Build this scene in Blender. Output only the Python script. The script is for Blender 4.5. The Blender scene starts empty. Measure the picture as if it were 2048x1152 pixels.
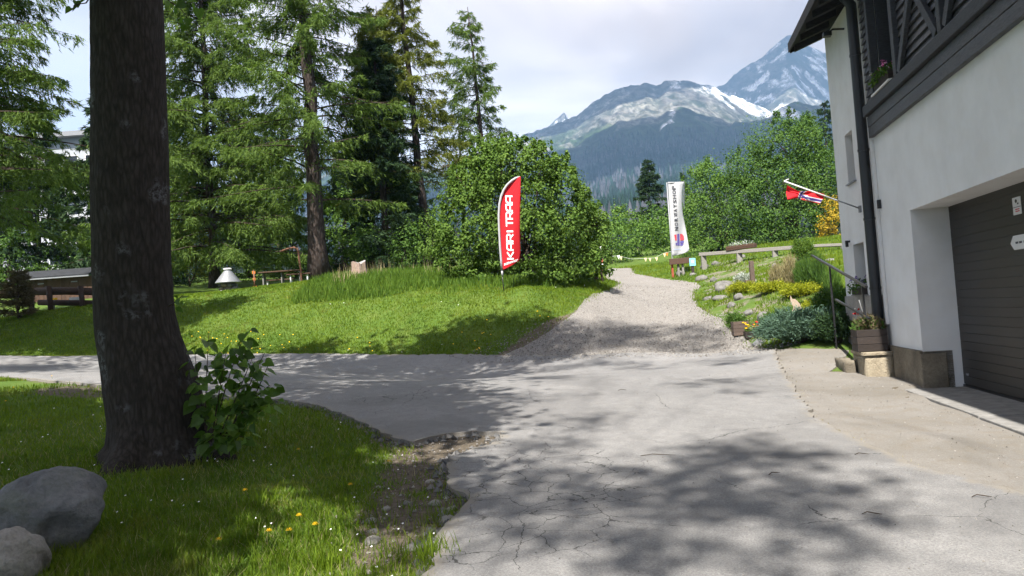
import bpy, math, numpy as np
from mathutils import Vector, Matrix, Euler

# ------------------------------------------------------------------ camera, sky, sun
SC = bpy.context.scene
COL = SC.collection
F, IW, IH = 1500.0, 2048, 1152          # focal length in pixels of the photograph
ROLL, PITCH = 0.070, math.atan2(51, 1500)
EYE = np.array([0.0, 0.0, 1.6])
_f = np.array([0, math.cos(PITCH), math.sin(PITCH)])
_u0 = np.array([0, -math.sin(PITCH), math.cos(PITCH)])
_R = math.cos(ROLL) * np.array([1.0, 0, 0]) - math.sin(ROLL) * _u0
_U = math.sin(ROLL) * np.array([1.0, 0, 0]) + math.cos(ROLL) * _u0
cam_d = bpy.data.cameras.new('camera'); cam = bpy.data.objects.new('camera', cam_d); COL.objects.link(cam)
cam.matrix_world = Matrix(((_R[0], _U[0], -_f[0], EYE[0]), (_R[1], _U[1], -_f[1], EYE[1]), (_R[2], _U[2], -_f[2], EYE[2]), (0, 0, 0, 1)))
cam_d.sensor_width = 36; cam_d.lens = F / IW * 36; cam_d.clip_end = 30000; cam_d.clip_start = 0.05
SC.camera = cam

SUN_EL = math.radians(54)
SUN_H = np.array([-0.295, -0.955]); SUN_H /= np.linalg.norm(SUN_H)      # towards the sun, on the ground plane
SUN = np.array([SUN_H[0] * math.cos(SUN_EL), SUN_H[1] * math.cos(SUN_EL), math.sin(SUN_EL)])
world = bpy.data.worlds.new('World'); SC.world = world; world.use_nodes = True
wt = world.node_tree; wt.nodes.clear()
def wn(t, **k):
    n = wt.nodes.new(t)
    for a, b in k.items(): setattr(n, a, b)
    return n
sky = wn('ShaderNodeTexSky'); sky.sky_type = 'NISHITA'; sky.sun_disc = False
sky.sun_elevation = SUN_EL; sky.sun_rotation = math.atan2(SUN_H[0], SUN_H[1]); sky.altitude = 900; sky.dust_density = 1.0
tc = wn('ShaderNodeTexCoord'); sep = wn('ShaderNodeSeparateXYZ'); wt.links.new(tc.outputs['Generated'], sep.inputs[0])
mz = wn('ShaderNodeMath', operation='MAXIMUM'); wt.links.new(sep.outputs['Z'], mz.inputs[0]); mz.inputs[1].default_value = 0.0
az_ = wn('ShaderNodeMath', operation='ADD'); wt.links.new(mz.outputs[0], az_.inputs[0]); az_.inputs[1].default_value = 0.22
dx = wn('ShaderNodeMath', operation='DIVIDE'); wt.links.new(sep.outputs['X'], dx.inputs[0]); wt.links.new(az_.outputs[0], dx.inputs[1])
dy = wn('ShaderNodeMath', operation='DIVIDE'); wt.links.new(sep.outputs['Y'], dy.inputs[0]); wt.links.new(az_.outputs[0], dy.inputs[1])
cmb = wn('ShaderNodeCombineXYZ'); wt.links.new(dx.outputs[0], cmb.inputs[0]); wt.links.new(dy.outputs[0], cmb.inputs[1])
n1 = wn('ShaderNodeTexNoise'); n1.inputs['Scale'].default_value = 1.15; n1.inputs['Detail'].default_value = 7; n1.inputs['Roughness'].default_value = 0.5; n1.inputs['Distortion'].default_value = 0.35
wt.links.new(cmb.outputs[0], n1.inputs['Vector'])
cov = wn('ShaderNodeValToRGB'); cov.color_ramp.elements[0].position = 0.20; cov.color_ramp.elements[1].position = 0.36
wt.links.new(n1.outputs['Fac'], cov.inputs[0])
off = wn('ShaderNodeVectorMath', operation='ADD'); off.inputs[1].default_value = (3.1, 7.4, 1.3); wt.links.new(cmb.outputs[0], off.inputs[0])
n2 = wn('ShaderNodeTexNoise'); n2.inputs['Scale'].default_value = 1.0; n2.inputs['Detail'].default_value = 6; n2.inputs['Roughness'].default_value = 0.48; n2.inputs['Distortion'].default_value = 0.5
wt.links.new(off.outputs[0], n2.inputs['Vector'])
ccol = wn('ShaderNodeValToRGB'); e = ccol.color_ramp.elements
e[0].position = 0.38; e[0].color = (0.90, 0.76, 0.74, 1); e[1].position = 0.60; e[1].color = (2.1, 1.85, 1.66, 1)
el_ = e.new(0.50); el_.color = (1.24, 1.06, 0.99, 1)
wt.links.new(n2.outputs['Fac'], ccol.inputs[0])
cmul = wn('ShaderNodeVectorMath', operation='SCALE'); cmul.inputs['Scale'].default_value = 6.4; wt.links.new(ccol.outputs[0], cmul.inputs[0])
mixc = wn('ShaderNodeMix', data_type='RGBA'); wt.links.new(cov.outputs[0], mixc.inputs['Factor']); wt.links.new(sky.outputs[0], mixc.inputs['A']); wt.links.new(cmul.outputs[0], mixc.inputs['B'])
bg = wn('ShaderNodeBackground'); bg.inputs['Strength'].default_value = 0.05; wt.links.new(mixc.outputs['Result'], bg.inputs[0])
wo = wn('ShaderNodeOutputWorld'); wt.links.new(bg.outputs[0], wo.inputs[0])

sun_d = bpy.data.lights.new('sun', 'SUN'); sun_d.energy = 5.0; sun_d.angle = math.radians(0.55); sun_d.color = (1.0, 0.955, 0.88)
sun = bpy.data.objects.new('sun', sun_d); COL.objects.link(sun)
sun.rotation_euler = Vector(-SUN).to_track_quat('-Z', 'Y').to_euler(); sun.location = (0, -20, 40)
SC.view_settings.view_transform = 'Standard'; SC.view_settings.look = 'None'; SC.view_settings.exposure = 1.80; SC.view_settings.gamma = 1.0
SC.render.engine = 'CYCLES'
SC.cycles.use_denoising = True; SC.cycles.max_bounces = 5; SC.cycles.diffuse_bounces = 2; SC.cycles.adaptive_threshold = 0.02; SC.cycles.transmission_bounces = 4
SC.cycles.transparent_max_bounces = 6; SC.cycles.volume_bounces = 0; SC.cycles.caustics_reflective = False; SC.cycles.caustics_refractive = False
SC.cycles.sample_clamp_indirect = 6

# ------------------------------------------------------------------ small maths
def ray(px, py):
    px = np.asarray(px, float); py = np.asarray(py, float)
    return _f + _R * ((px - 1024) / F)[..., None] - _U * ((py - 576) / F)[..., None]
def P(px, py, d):
    return EYE + ray(px, py) * np.asarray(d, float)[..., None]
def unit(v):
    v = np.asarray(v, float); return v / np.maximum(np.linalg.norm(v, axis=-1, keepdims=True), 1e-9)
def _h(i, j, s):
    n = (i * 374761393 + j * 668265263 + s * 974634777) & 0xffffffff
    n = ((n ^ (n >> 13)) * 1274126177) & 0xffffffff
    return ((n ^ (n >> 16)) & 0xffff) / 65535.0
def vnoise(x, y, s=0):
    x = np.asarray(x, float); y = np.asarray(y, float)
    i = np.floor(x).astype(np.int64); j = np.floor(y).astype(np.int64); a = x - i; b = y - j
    a = a * a * (3 - 2 * a); b = b * b * (3 - 2 * b)
    return (_h(i, j, s) * (1 - a) + _h(i + 1, j, s) * a) * (1 - b) + (_h(i, j + 1, s) * (1 - a) + _h(i + 1, j + 1, s) * a) * b
def fbm(x, y, o=4, s=0, g=0.5):
    t = 0; a = 1; n = 0
    for k in range(o):
        t = t + a * vnoise(x * 2 ** k, y * 2 ** k, s + k * 17); n += a; a *= g
    return t / n
def sstep(a, b, x):
    t = np.clip((x - a) / (b - a), 0, 1); return t * t * (3 - 2 * t)

# ------------------------------------------------------------------ terrain
def base_z(X, Y):
    return 0.025 * Y - 0.05 * np.minimum(X, 0) - 0.02 * np.maximum(X, 0)
_pts = []
for X in (-14, -8, -4, 0, 3, 6):
    for Y in (-10, -3, 4, 9): _pts.append((X, Y, base_z(X, Y)))
for X, Y in ((-11, 16), (-16, 19), (-20, 22), (-16, 23.3), (-11, 22.6), (-6.8, 21.6), (-3, 20.5), (-0.4, 19.5), (2, 18.2), (4.7, 16.9), (-7, 17), (-3.5, 14), (0, 14), (3, 13), (6, 11), (7, 13), (-24, 25), (-6, 12), (9, 9), (10, 4), (12, -5)):
    _pts.append((X, Y, base_z(X, Y)))
_px = [(100, 622, 29.5), (100, 670, 26), (300, 600, 29), (300, 655, 26), (400, 592, 28), (400, 640, 25.6), (600, 584, 26.5), (600, 645, 23.8), (800, 578, 25), (800, 640, 22.6), (930, 577, 23.8), (1000, 578, 22.8), (1000, 640, 21),
       (1100, 585, 23), (1090, 640, 20.6), (1180, 572, 26), (1060, 565, 26), (458, 588, 31), (575, 578, 35), (705, 556, 30), (850, 548, 29), (130, 618, 31), (120, 602, 38), (300, 588, 36), (637, 562, 34),
       (1250, 708, 17.8), (1280, 640, 22), (1290, 600, 27), (1280, 570, 32), (1240, 545, 40), (1250, 537, 43), (1345, 552, 34), (1500, 512, 33), (1660, 497, 29), (1480, 655, 18.6), (1500, 696, 16.6), (1690, 690, 14.6),
       (1450, 576, 25), (1560, 622, 19), (1640, 562, 20), (1400, 600, 25), (1200, 560, 29), (1120, 545, 30), (1450, 505, 40), (1380, 520, 42)]
for a, b, c in _px:
    q = P(a, b, c); _pts.append(tuple(q))
for X, Y, z in ((-45, 30, 4.6), (-45, 70, 7.5), (-20, 72, 7.2), (0, 72, 7.0), (20, 72, 7.0), (40, 72, 6.5), (40, 30, 3.5), (40, 5, 0.5), (40, -14, -0.6), (-45, 5, 2.0), (-45, -14, 1.2), (0, -14, -0.4), (-20, 50, 5.2), (15, 52, 5.2), (0, 52, 4.9), (22, 20, 2.2), (22, 34, 4.0), (-30, 12, 1.9)):
    _pts.append((X, Y, z))
_C = np.array(_pts); _n = len(_C)
def _U2(r2): return 0.5 * r2 * np.log(r2 + 1e-9)
_D = ((_C[:, None, :2] - _C[None, :, :2]) ** 2).sum(-1)
_A = np.zeros((_n + 3, _n + 3)); _A[:_n, :_n] = _U2(_D) + np.eye(_n) * 0.6
_A[:_n, _n] = 1; _A[:_n, _n + 1:] = _C[:, :2]; _A[_n, :_n] = 1; _A[_n + 1:, :_n] = _C[:, :2].T
_Wt = np.linalg.solve(_A, np.concatenate([_C[:, 2], np.zeros(3)]))
def Tz(X, Y):
    X = np.clip(np.asarray(X, float), -47, 42); Y = np.clip(np.asarray(Y, float), -14, 74); sh = X.shape
    x = X.ravel(); y = Y.ravel(); out = np.empty(x.size)
    for k in range(0, x.size, 40000):
        a = x[k:k + 40000]; b = y[k:k + 40000]
        r2 = (a[:, None] - _C[None, :, 0]) ** 2 + (b[:, None] - _C[None, :, 1]) ** 2
        out[k:k + 40000] = _U2(r2) @ _Wt[:_n] + _Wt[_n] + _Wt[_n + 1] * a + _Wt[_n + 2] * b
    return out.reshape(sh)
# cached grid for quick lookups
GX0, GX1, GY0, GY1, GS = -47.0, 42.1, -14.0, 74.2, 0.3
_gx = np.arange(GX0, GX1 + 1e-6, GS); _gy = np.arange(GY0, GY1 + 1e-6, GS)
_GXX, _GYY = np.meshgrid(_gx, _gy)
_GZ = Tz(_GXX, _GYY)
_m = P(1052, 586, 22.2)      # little hummock beside the red flag
_GZ += 0.30 * np.exp(-(((_GXX - _m[0]) / 0.55) ** 2 + ((_GYY - _m[1]) / 0.5) ** 2))
_HA = _GXX * math.sin(math.radians(11.28)) + _GYY * math.cos(math.radians(11.28)); _HV = -_GXX * math.cos(math.radians(11.28)) + _GYY * math.sin(math.radians(11.28)) + 3.568
_GZ = np.where((_HA > -7) & (_HA < 11.6) & (_HV > -9) & (_HV < 0.42), np.minimum(_GZ, 0.085), _GZ)
_GZ += (fbm(_GXX * 0.7, _GYY * 0.7, 3, 5) - 0.5) * 0.10 * sstep(3, 8, np.hypot(_GXX, _GYY)) * sstep(0.3, 1.2, np.abs(_GZ - base_z(_GXX, _GYY)))
def gz(X, Y):
    X = np.clip(np.asarray(X, float), GX0, GX1 - 1e-3); Y = np.clip(np.asarray(Y, float), GY0, GY1 - 1e-3)
    a = (X - GX0) / GS; b = (Y - GY0) / GS; i = a.astype(int); j = b.astype(int); a = a - i; b = b - j
    return (_GZ[j, i] * (1 - a) + _GZ[j, i + 1] * a) * (1 - b) + (_GZ[j + 1, i] * (1 - a) + _GZ[j + 1, i + 1] * a) * b
def G(px, py):
    """pixel of the photograph -> point on the ground"""
    v = ray(np.atleast_1d(px), np.atleast_1d(py)); t = np.full(len(v), 2.0); done = np.zeros(len(v), bool)
    for k in range(3000):
        q = EYE + v * t[:, None]; below = q[:, 2] <= gz(q[:, 0], q[:, 1]); done |= below
        if done.all() or t.max() > 75: break
        t = np.where(done, t, t + 0.02 + 0.001 * t)
    q = EYE + v * t[:, None]; q[:, 2] = gz(q[:, 0], q[:, 1])
    return q if np.ndim(px) else q[0]
def on(px, py, d):
    """point at that pixel column and depth, dropped on the ground"""
    q = P(px, py, d); q[2] = gz(q[0], q[1]); return q
def poly_sdf(X, Y, poly):
    """positive inside"""
    poly = np.asarray(poly, float); d = np.full(X.shape, 1e18); ins = np.zeros(X.shape, bool); n = len(poly)
    for k in range(n):
        a = poly[k]; b = poly[(k + 1) % n]; e = b - a; wx = X - a[0]; wy = Y - a[1]
        t = np.clip((wx * e[0] + wy * e[1]) / max(e @ e, 1e-12), 0, 1)
        d = np.minimum(d, (wx - e[0] * t) ** 2 + (wy - e[1] * t) ** 2)
        c = ((a[1] > Y) != (b[1] > Y)) & (X < (b[0] - a[0]) * (Y - a[1]) / (b[1] - a[1] + 1e-15) + a[0])
        ins ^= c
    d = np.sqrt(d); return np.where(ins, d, -d)
def gpoly(pts): 
    a = np.array(pts, float); return G(a[:, 0], a[:, 1])[:, :2]

# ------------------------------------------------------------------ house frame: a along the wall, v out of the wall, w up
HAZ = math.radians(11.28); Dp = 3.568
HD = np.array([math.sin(HAZ), math.cos(HAZ), 0]); HN = np.array([-HD[1], HD[0], 0])
def HW(a, v, w): return a * HD + (v - Dp) * HN + np.array([0, 0, w])
def wall_px(px, py, v=0.0):
    r = ray(px, py); t = (-Dp + v) / (r @ HN); q = EYE + r * t; return q @ HD, q[2]

# ------------------------------------------------------------------ surface outlines (read off the photograph, laid on the ground)
ASPH = np.vstack([gpoly([(0, 714), (200, 714), (370, 713), (560, 711), (800, 714), (1000, 715), (1110, 714), (1300, 708), (1480, 702), (1552, 704), (1556, 725), (1576, 760), (1602, 800), (1637, 850), (1700, 880), (1760, 910), (1830, 943), (1920, 965), (2046, 1000)]),
                  [(5.0, 3.0), (6.0, -12), (-2.0, -12), (-1.1, 0.0), (-0.75, 3.2)],
                  gpoly([(872, 1150), (884, 1080), (915, 1040), (945, 1005), (905, 985), (900, 950), (897, 922), (955, 905), (1003, 889), (1004, 873), (930, 871), (862, 882), (828, 893), (800, 888), (740, 860), (640, 817), (557, 805), (400, 793), (216, 777), (100, 766), (0, 757)]),
                  [(-26, 19.5), (-30, 26)]])
PATH = np.vstack([gpoly([(985, 718), (1050, 694), (1105, 662), (1135, 640), (1160, 615), (1190, 590), (1232, 573), (1238, 567), (1212, 556), (1206, 541), (1222, 537), (1262, 536), (1270, 549), (1320, 557), (1396, 566), (1402, 573), (1384, 585), (1388, 605), (1418, 630), (1450, 648), (1482, 674), (1506, 694), (1540, 708), (1480, 712), (1300, 716), (1110, 722)])])
APR = np.vstack([gpoly([(1500, 696), (1560, 700), (1640, 699), (1700, 702)]), [HW(13.6, 0.9, 0)[:2], HW(13.3, -0.2, 0)[:2], HW(11.7, -0.15, 0)[:2], HW(11.6, 0.2, 0)[:2], HW(0, 0.2, 0)[:2], HW(-8, 0.2, 0)[:2], (3, -9), (3.0, 3.0)],
                 gpoly([(1990, 1010), (1900, 985), (1820, 962), (1740, 925), (1680, 895), (1610, 860), (1575, 810), (1550, 770), (1530, 730)])])
DIRT = gpoly([(730, 880), (780, 872), (835, 882), (930, 860), (1030, 862), (1030, 900), (910, 940), (970, 1000), (900, 1040), (890, 1150), (680, 1150), (705, 1080), (725, 1010), (760, 950), (780, 905)])
DIRT2 = gpoly([(90, 772), (216, 778), (216, 800), (60, 790)])
DIRT3 = gpoly([(985, 716), (1040, 680), (1100, 640), (1145, 628), (1110, 665), (1060, 700), (1010, 716)])
ROCKY = gpoly([(1400, 560), (1392, 590), (1425, 630), (1480, 670), (1560, 640), (1640, 610), (1690, 560), (1690, 505), (1600, 508), (1500, 515), (1420, 522)])
def sdfA(x, y): return poly_sdf(x, y, ASPH)
def sdfP(x, y): return poly_sdf(x, y, PATH)
def sdfR(x, y): return poly_sdf(x, y, APR)
def sdfD(x, y):
    return np.maximum(np.maximum(poly_sdf(x, y, DIRT), poly_sdf(x, y, DIRT2)), poly_sdf(x, y, DIRT3))

# ------------------------------------------------------------------ materials
class NT:
    def __init__(s, name):
        s.m = bpy.data.materials.new(name); s.m.use_nodes = True; s.t = s.m.node_tree; s.t.nodes.clear()
        s.out = s.n('ShaderNodeOutputMaterial')
    def n(s, t, **k):
        x = s.t.nodes.new(t)
        for a, b in k.items():
            if a[0] == '_': x.inputs[a[1:].replace('_', ' ')].default_value = b
            else: setattr(x, a, b)
        return x
    def l(s, a, b): s.t.links.new(a, b)
    def coord(s, kind='Object'): return s.n('ShaderNodeTexCoord').outputs[kind]
    def pos(s): return s.n('ShaderNodeNewGeometry').outputs['Position']
    def noise(s, vec, scale, detail=4, rough=0.5, dist=0.0):
        x = s.n('ShaderNodeTexNoise', _Scale=scale, _Detail=detail, _Roughness=rough, _Distortion=dist); s.l(vec, x.inputs['Vector']); return x.outputs['Fac']
    def ramp(s, fac, stops):
        r = s.n('ShaderNodeValToRGB'); e = r.color_ramp.elements
        while len(e) < len(stops): e.new(0.5)
        for q, (p, c) in zip(e, stops):
            q.position = p; q.color = (c[0], c[1], c[2], 1) if not np.isscalar(c) else (c, c, c, 1)
        s.l(fac, r.inputs[0]); return r.outputs[0]
    def mix(s, fac, a, b, mode='MIX'):
        x = s.n('ShaderNodeMix', data_type='RGBA', blend_type=mode)
        for k, v in (('Factor', fac), ('A', a), ('B', b)):
            i = x.inputs[k] if k != 'Factor' else x.inputs[0]
            i = {'A': x.inputs[6], 'B': x.inputs[7], 'Factor': x.inputs[0]}[k]
            if hasattr(v, 'links'): s.l(v, i)
            elif np.isscalar(v): i.default_value = v if k == 'Factor' else (v, v, v, 1)
            else: i.default_value = (*v, 1)
        return x.outputs[2]
    def math(s, op, a, b=0.0):
        x = s.n('ShaderNodeMath', operation=op)
        for i, v in ((0, a), (1, b)):
            if hasattr(v, 'links'): s.l(v, x.inputs[i])
            else: x.inputs[i].default_value = v
        return x.outputs[0]
    def scale(s, vec, sc):
        x = s.n('ShaderNodeMapping'); x.inputs['Scale'].default_value = sc; s.l(vec, x.inputs['Vector']); return x.outputs[0]
    def attr(s, name): return s.n('ShaderNodeAttribute', attribute_name=name).outputs['Fac']
    def attrc(s, name): return s.n('ShaderNodeAttribute', attribute_name=name).outputs['Color']
    def island(s): return s.n('ShaderNodeNewGeometry').outputs['Random Per Island']
    def bump(s, h, strength=0.5, dist=0.02):
        b = s.n('ShaderNodeBump', _Strength=strength, _Distance=dist); s.l(h, b.inputs['Height']); return b.outputs[0]
    def bsdf(s, col, rough=0.8, spec=0.3, metal=0.0, bump=None, link=True):
        b = s.n('ShaderNodeBsdfPrincipled', _Metallic=metal); b.inputs['Specular IOR Level'].default_value = spec
        if hasattr(rough, 'links'): s.l(rough, b.inputs['Roughness'])
        else: b.inputs['Roughness'].default_value = rough
        if hasattr(col, 'links'): s.l(col, b.inputs['Base Color'])
        else: b.inputs['Base Color'].default_value = (*col, 1)
        if bump is not None: s.l(bump, b.inputs['Normal'])
        if link: s.l(b.outputs[0], s.out.inputs[0])
        return b.outputs[0]
def plain(name, col, rough=0.7, spec=0.3, metal=0.0, var=0.15, scale=12.0, bump=0.0):
    t = NT(name); c = t.pos(); n = t.noise(c, scale, 5, 0.6)
    d = tuple(x * (1 - var) for x in col); u = tuple(min(1, x * (1 + var)) for x in col)
    k = t.ramp(n, [(0.3, d), (0.7, u)])
    t.bsdf(k, rough, spec, metal, t.bump(t.noise(c, scale * 4, 4, 0.6), bump, 0.01) if bump else None); return t.m
def leafmat(name, dark, mid, light, trans=0.35, rough=0.6, spec=0.10):
    t = NT(name); k = t.ramp(t.island(), [(0.0, dark), (0.5, mid), (1.0, light)])
    big = t.noise(t.pos(), 0.9, 2, 0.5); k = t.mix(t.math('MULTIPLY', t.math('SUBTRACT', big, 0.35), 0.9), k, light)
    b = t.bsdf(k, rough, spec, link=False)
    tr = t.n('ShaderNodeBsdfTranslucent'); kt = t.mix(1.0, k, (1.15, 1.25, 0.55), 'MULTIPLY'); t.l(kt, tr.inputs[0])
    ms = t.n('ShaderNodeMixShader'); ms.inputs[0].default_value = trans; t.l(b, ms.inputs[1]); t.l(tr.outputs[0], ms.inputs[2]); t.l(ms.outputs[0], t.out.inputs[0]); return t.m
def barkmat(name, a, b, sx=9.0, sz=1.6, bump=0.8, lichen=None):
    t = NT(name); c = t.scale(t.coord('Object'), (sx, sx, sz)); n = t.noise(c, 2.2, 7, 0.65, 0.4)
    v = t.n('ShaderNodeTexVoronoi', feature='DISTANCE_TO_EDGE', _Scale=2.4); t.l(t.mix(0.25, c, t.n('ShaderNodeTexNoise', _Scale=3.0).outputs['Color']), v.inputs['Vector'])
    h = t.math('ADD', t.math('MULTIPLY', t.math('MINIMUM', v.outputs['Distance'], 0.3), 0.45), t.math('MULTIPLY', n, 0.6))
    k = t.ramp(h, [(0.12, tuple(x * 0.45 for x in a)), (0.32, a), (0.55, b)])
    if lichen:
        p = t.coord('Object'); l1 = t.noise(p, 3.2, 2, 0.5); l2 = t.noise(p, 26, 4, 0.7)
        f = t.math('MULTIPLY', t.ramp(l1, [(0.60, 0.0), (0.70, 1.0)]), t.ramp(l2, [(0.45, 0.0), (0.55, 1.0)]))
        k = t.mix(t.math('MULTIPLY', f, 0.5), k, lichen)
    t.bsdf(k, 0.95, 0.1, bump=t.bump(h, bump, 0.03)); return t.m
def rockmat(name, dark, light, scale=3.0, moss=0.0):
    t = NT(name); c = t.coord('Object'); n = t.noise(c, scale, 8, 0.62); f = t.noise(c, scale * 14, 5, 0.7)
    k = t.ramp(n, [(0.3, dark), (0.7, light)]); k = t.mix(t.ramp(f, [(0.4, 0.0), (0.75, 0.5)]), k, tuple(x * 0.4 for x in dark))
    if moss: k = t.mix(t.math('MULTIPLY', t.ramp(t.noise(c, 5, 4), [(0.5, 0.0), (0.65, 1.0)]), moss), k, (0.05, 0.07, 0.02))
    t.bsdf(k, 0.9, 0.2, bump=t.bump(t.math('ADD', n, t.math('MULTIPLY', f, 0.4)), 0.9, 0.05)); return t.m
def woodmat(name, dark, light, rough=0.75, stretch=(1, 1, 14)):
    t = NT(name); p = t.pos(); c = t.scale(p, stretch); n = t.noise(c, 6, 6, 0.6, 0.6); r = t.n('ShaderNodeObjectInfo').outputs['Random']
    k = t.ramp(n, [(0.3, dark), (0.75, light)]); k = t.mix(t.math('MULTIPLY', r, 0.45), k, tuple(x * 0.55 for x in dark))
    t.bsdf(k, rough, 0.3, bump=t.bump(n, 0.35, 0.01)); return t.m
M = {}
# asphalt: weathered grey, aggregate speckle, alligator cracks where the attribute says the surface is broken
t = NT('asphalt'); p = t.pos(); big = t.noise(p, 0.7, 5, 0.6); fine = t.noise(p, 70, 3, 0.75); sp = t.noise(p, 150, 2, 0.6); stain = t.noise(p, 0.45, 4, 0.55, 1.2); mid = t.noise(p, 7, 4, 0.6)
k = t.ramp(big, [(0.3, (0.190, 0.185, 0.181)), (0.7, (0.262, 0.254, 0.246))])
k = t.mix(t.ramp(mid, [(0.35, 0.35), (0.65, 0.0)]), k, (0.125, 0.123, 0.122))
k = t.mix(t.ramp(fine, [(0.38, 0.55), (0.58, 0.0)]), k, (0.08, 0.08, 0.08)); k = t.mix(t.ramp(sp, [(0.62, 0.0), (0.72, 0.75)]), k, (0.40, 0.39, 0.38))
wv = t.n('ShaderNodeTexNoise', _Scale=2.2, _Detail=5, _Roughness=0.6); t.l(p, wv.inputs['Vector'])
wp = t.mix(0.26, p, wv.outputs['Color'], 'ADD')
vo = t.n('ShaderNodeTexVoronoi', feature='DISTANCE_TO_EDGE', _Scale=3.1); t.l(wp, vo.inputs['Vector'])
vo2 = t.n('ShaderNodeTexVoronoi', feature='DISTANCE_TO_EDGE', _Scale=0.55); t.l(wp, vo2.inputs['Vector'])
cm = t.ramp(t.math('ADD', t.attr('crack'), t.math('MULTIPLY', t.math('SUBTRACT', t.noise(p, 1.6, 3), 0.5), 1.1)), [(0.42, 0.0), (0.60, 1.0)])
wob = t.math('MULTIPLY', t.noise(p, 9, 3), 0.019)
c1 = t.math('MULTIPLY', t.math('LESS_THAN', vo.outputs['Distance'], wob), cm)
cm2 = t.ramp(t.noise(p, 0.55, 2), [(0.48, 0.0), (0.52, 1.0)])
c2 = t.math('MULTIPLY', t.math('LESS_THAN', vo2.outputs['Distance'], t.math('MULTIPLY', wob, 0.16)), cm2)
k = t.mix(t.ramp(stain, [(0.52, 0.0), (0.60, 0.42)]), k, (0.115, 0.112, 0.110)); cr = t.math('MAXIMUM', c1, c2); k = t.mix(t.math('MULTIPLY', cr, 0.85), k, (0.035, 0.034, 0.032))
ed = t.math('ADD', t.attr('edge'), t.math('MULTIPLY', t.math('SUBTRACT', t.noise(p, 5, 6, 0.7), 0.5), 0.55))
k = t.mix(t.ramp(ed, [(-0.02, 0.75), (0.10, 0.0)]), k, (0.20, 0.18, 0.15))
h = t.math('SUBTRACT', t.math('MULTIPLY', fine, 0.3), cr); t.bsdf(k, 0.88, 0.25, bump=t.bump(h, 0.5, 0.012)); M['asphalt'] = t.m
# gravel path
t = NT('gravel'); p = t.pos(); big = t.noise(p, 0.9, 5, 0.6); v = t.n('ShaderNodeTexVoronoi', _Scale=38); t.l(p, v.inputs['Vector']); fine = t.noise(p, 60, 4, 0.75)
k = t.ramp(big, [(0.3, (0.175, 0.165, 0.153)), (0.7, (0.245, 0.231, 0.216))])
k = t.mix(0.55, k, t.ramp(v.outputs['Color'], [(0.1, (0.12, 0.112, 0.102)), (0.9, (0.36, 0.335, 0.31))]))
k = t.mix(t.ramp(fine, [(0.35, 0.6), (0.55, 0.0)]), k, (0.12, 0.105, 0.09))
t.bsdf(k, 0.95, 0.15, bump=t.bump(t.math('ADD', v.outputs['Distance'], fine), 0.7, 0.02)); M['gravel'] = t.m
# apron: worn concrete with beige fines
t = NT('apron'); p = t.pos(); big = t.noise(p, 0.8, 6, 0.62, 0.6); fine = t.noise(p, 48, 5, 0.75); mid = t.noise(p, 5, 5, 0.65)
k = t.ramp(big, [(0.3, (0.150, 0.139, 0.122)), (0.6, (0.205, 0.194, 0.180))]); k = t.mix(t.ramp(mid, [(0.5, 0.0), (0.72, 0.55)]), k, (0.17, 0.142, 0.105))
k = t.mix(t.ramp(fine, [(0.36, 0.65), (0.54, 0.0)]), k, (0.15, 0.13, 0.105)); k = t.mix(t.ramp(t.noise(p, 150, 2), [(0.64, 0.0), (0.74, 0.7)]), k, (0.42, 0.40, 0.37))
t.bsdf(k, 0.95, 0.15, bump=t.bump(t.math('ADD', fine, mid), 0.5, 0.02)); M['apron'] = t.m
# ground under the grass
t = NT('ground'); p = t.pos(); a = t.noise(p, 1.3, 5, 0.6); b = t.noise(p, 22, 5, 0.7)
g = t.ramp(b, [(0.3, (0.045, 0.075, 0.014)), (0.7, (0.085, 0.145, 0.026))]); g = t.mix(t.ramp(a, [(0.45, 0.0), (0.7, 0.5)]), g, (0.12, 0.15, 0.035))
dcol = t.ramp(b, [(0.3, (0.060, 0.048, 0.034)), (0.72, (0.155, 0.130, 0.100))])
dm = t.math('ADD', t.attr('dirt'), t.math('MULTIPLY', t.math('SUBTRACT', t.noise(p, 4, 6, 0.7), 0.5), 0.7)); k = t.mix(t.ramp(dm, [(0.4, 0.0), (0.6, 1.0)]), g, dcol)
rk = t.ramp(t.noise(p, 30, 5, 0.7), [(0.3, (0.09, 0.075, 0.058)), (0.7, (0.24, 0.21, 0.175))])
rm = t.math('ADD', t.attr('rocky'), t.math('MULTIPLY', t.math('SUBTRACT', t.noise(p, 1.6, 6, 0.7), 0.5), 1.3)); k = t.mix(t.ramp(rm, [(0.45, 0.0), (0.6, 1.0)]), k, rk)
t.bsdf(k, 0.95, 0.1, bump=t.bump(b, 0.6, 0.03)); M['ground'] = t.m
# plaster
t = NT('plaster'); p = t.pos(); a = t.noise(p, 0.6, 4, 0.6); b = t.noise(p, 70, 4, 0.7); st = t.noise(t.scale(p, (3, 3, 0.25)), 2, 5, 0.6)
k = t.ramp(a, [(0.3, (0.63, 0.64, 0.655)), (0.7, (0.70, 0.71, 0.72))]); k = t.mix(t.ramp(st, [(0.5, 0.0), (0.8, 0.25)]), k, (0.62, 0.62, 0.60))
sx_ = t.n('ShaderNodeSeparateXYZ'); t.l(p, sx_.inputs[0]); lowm = t.ramp(t.math('ADD', sx_.outputs['Z'], t.math('MULTIPLY', t.noise(p, 4, 5, 0.7), 1.1)), [(0.70, 0.45), (1.0, 0.18)]); lowm = t.math('MULTIPLY', lowm, t.ramp(t.noise(p, 2.2, 5, 0.65), [(0.40, 0.0), (0.65, 1.0)])); k = t.mix(lowm, k, (0.40, 0.38, 0.35))
t.bsdf(k, 0.9, 0.2, bump=t.bump(b, 0.3, 0.008)); M['plaster'] = t.m
M['plinth'] = rockmat('plinth_stone', (0.10, 0.085, 0.065), (0.27, 0.235, 0.18), 2.2)
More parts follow.
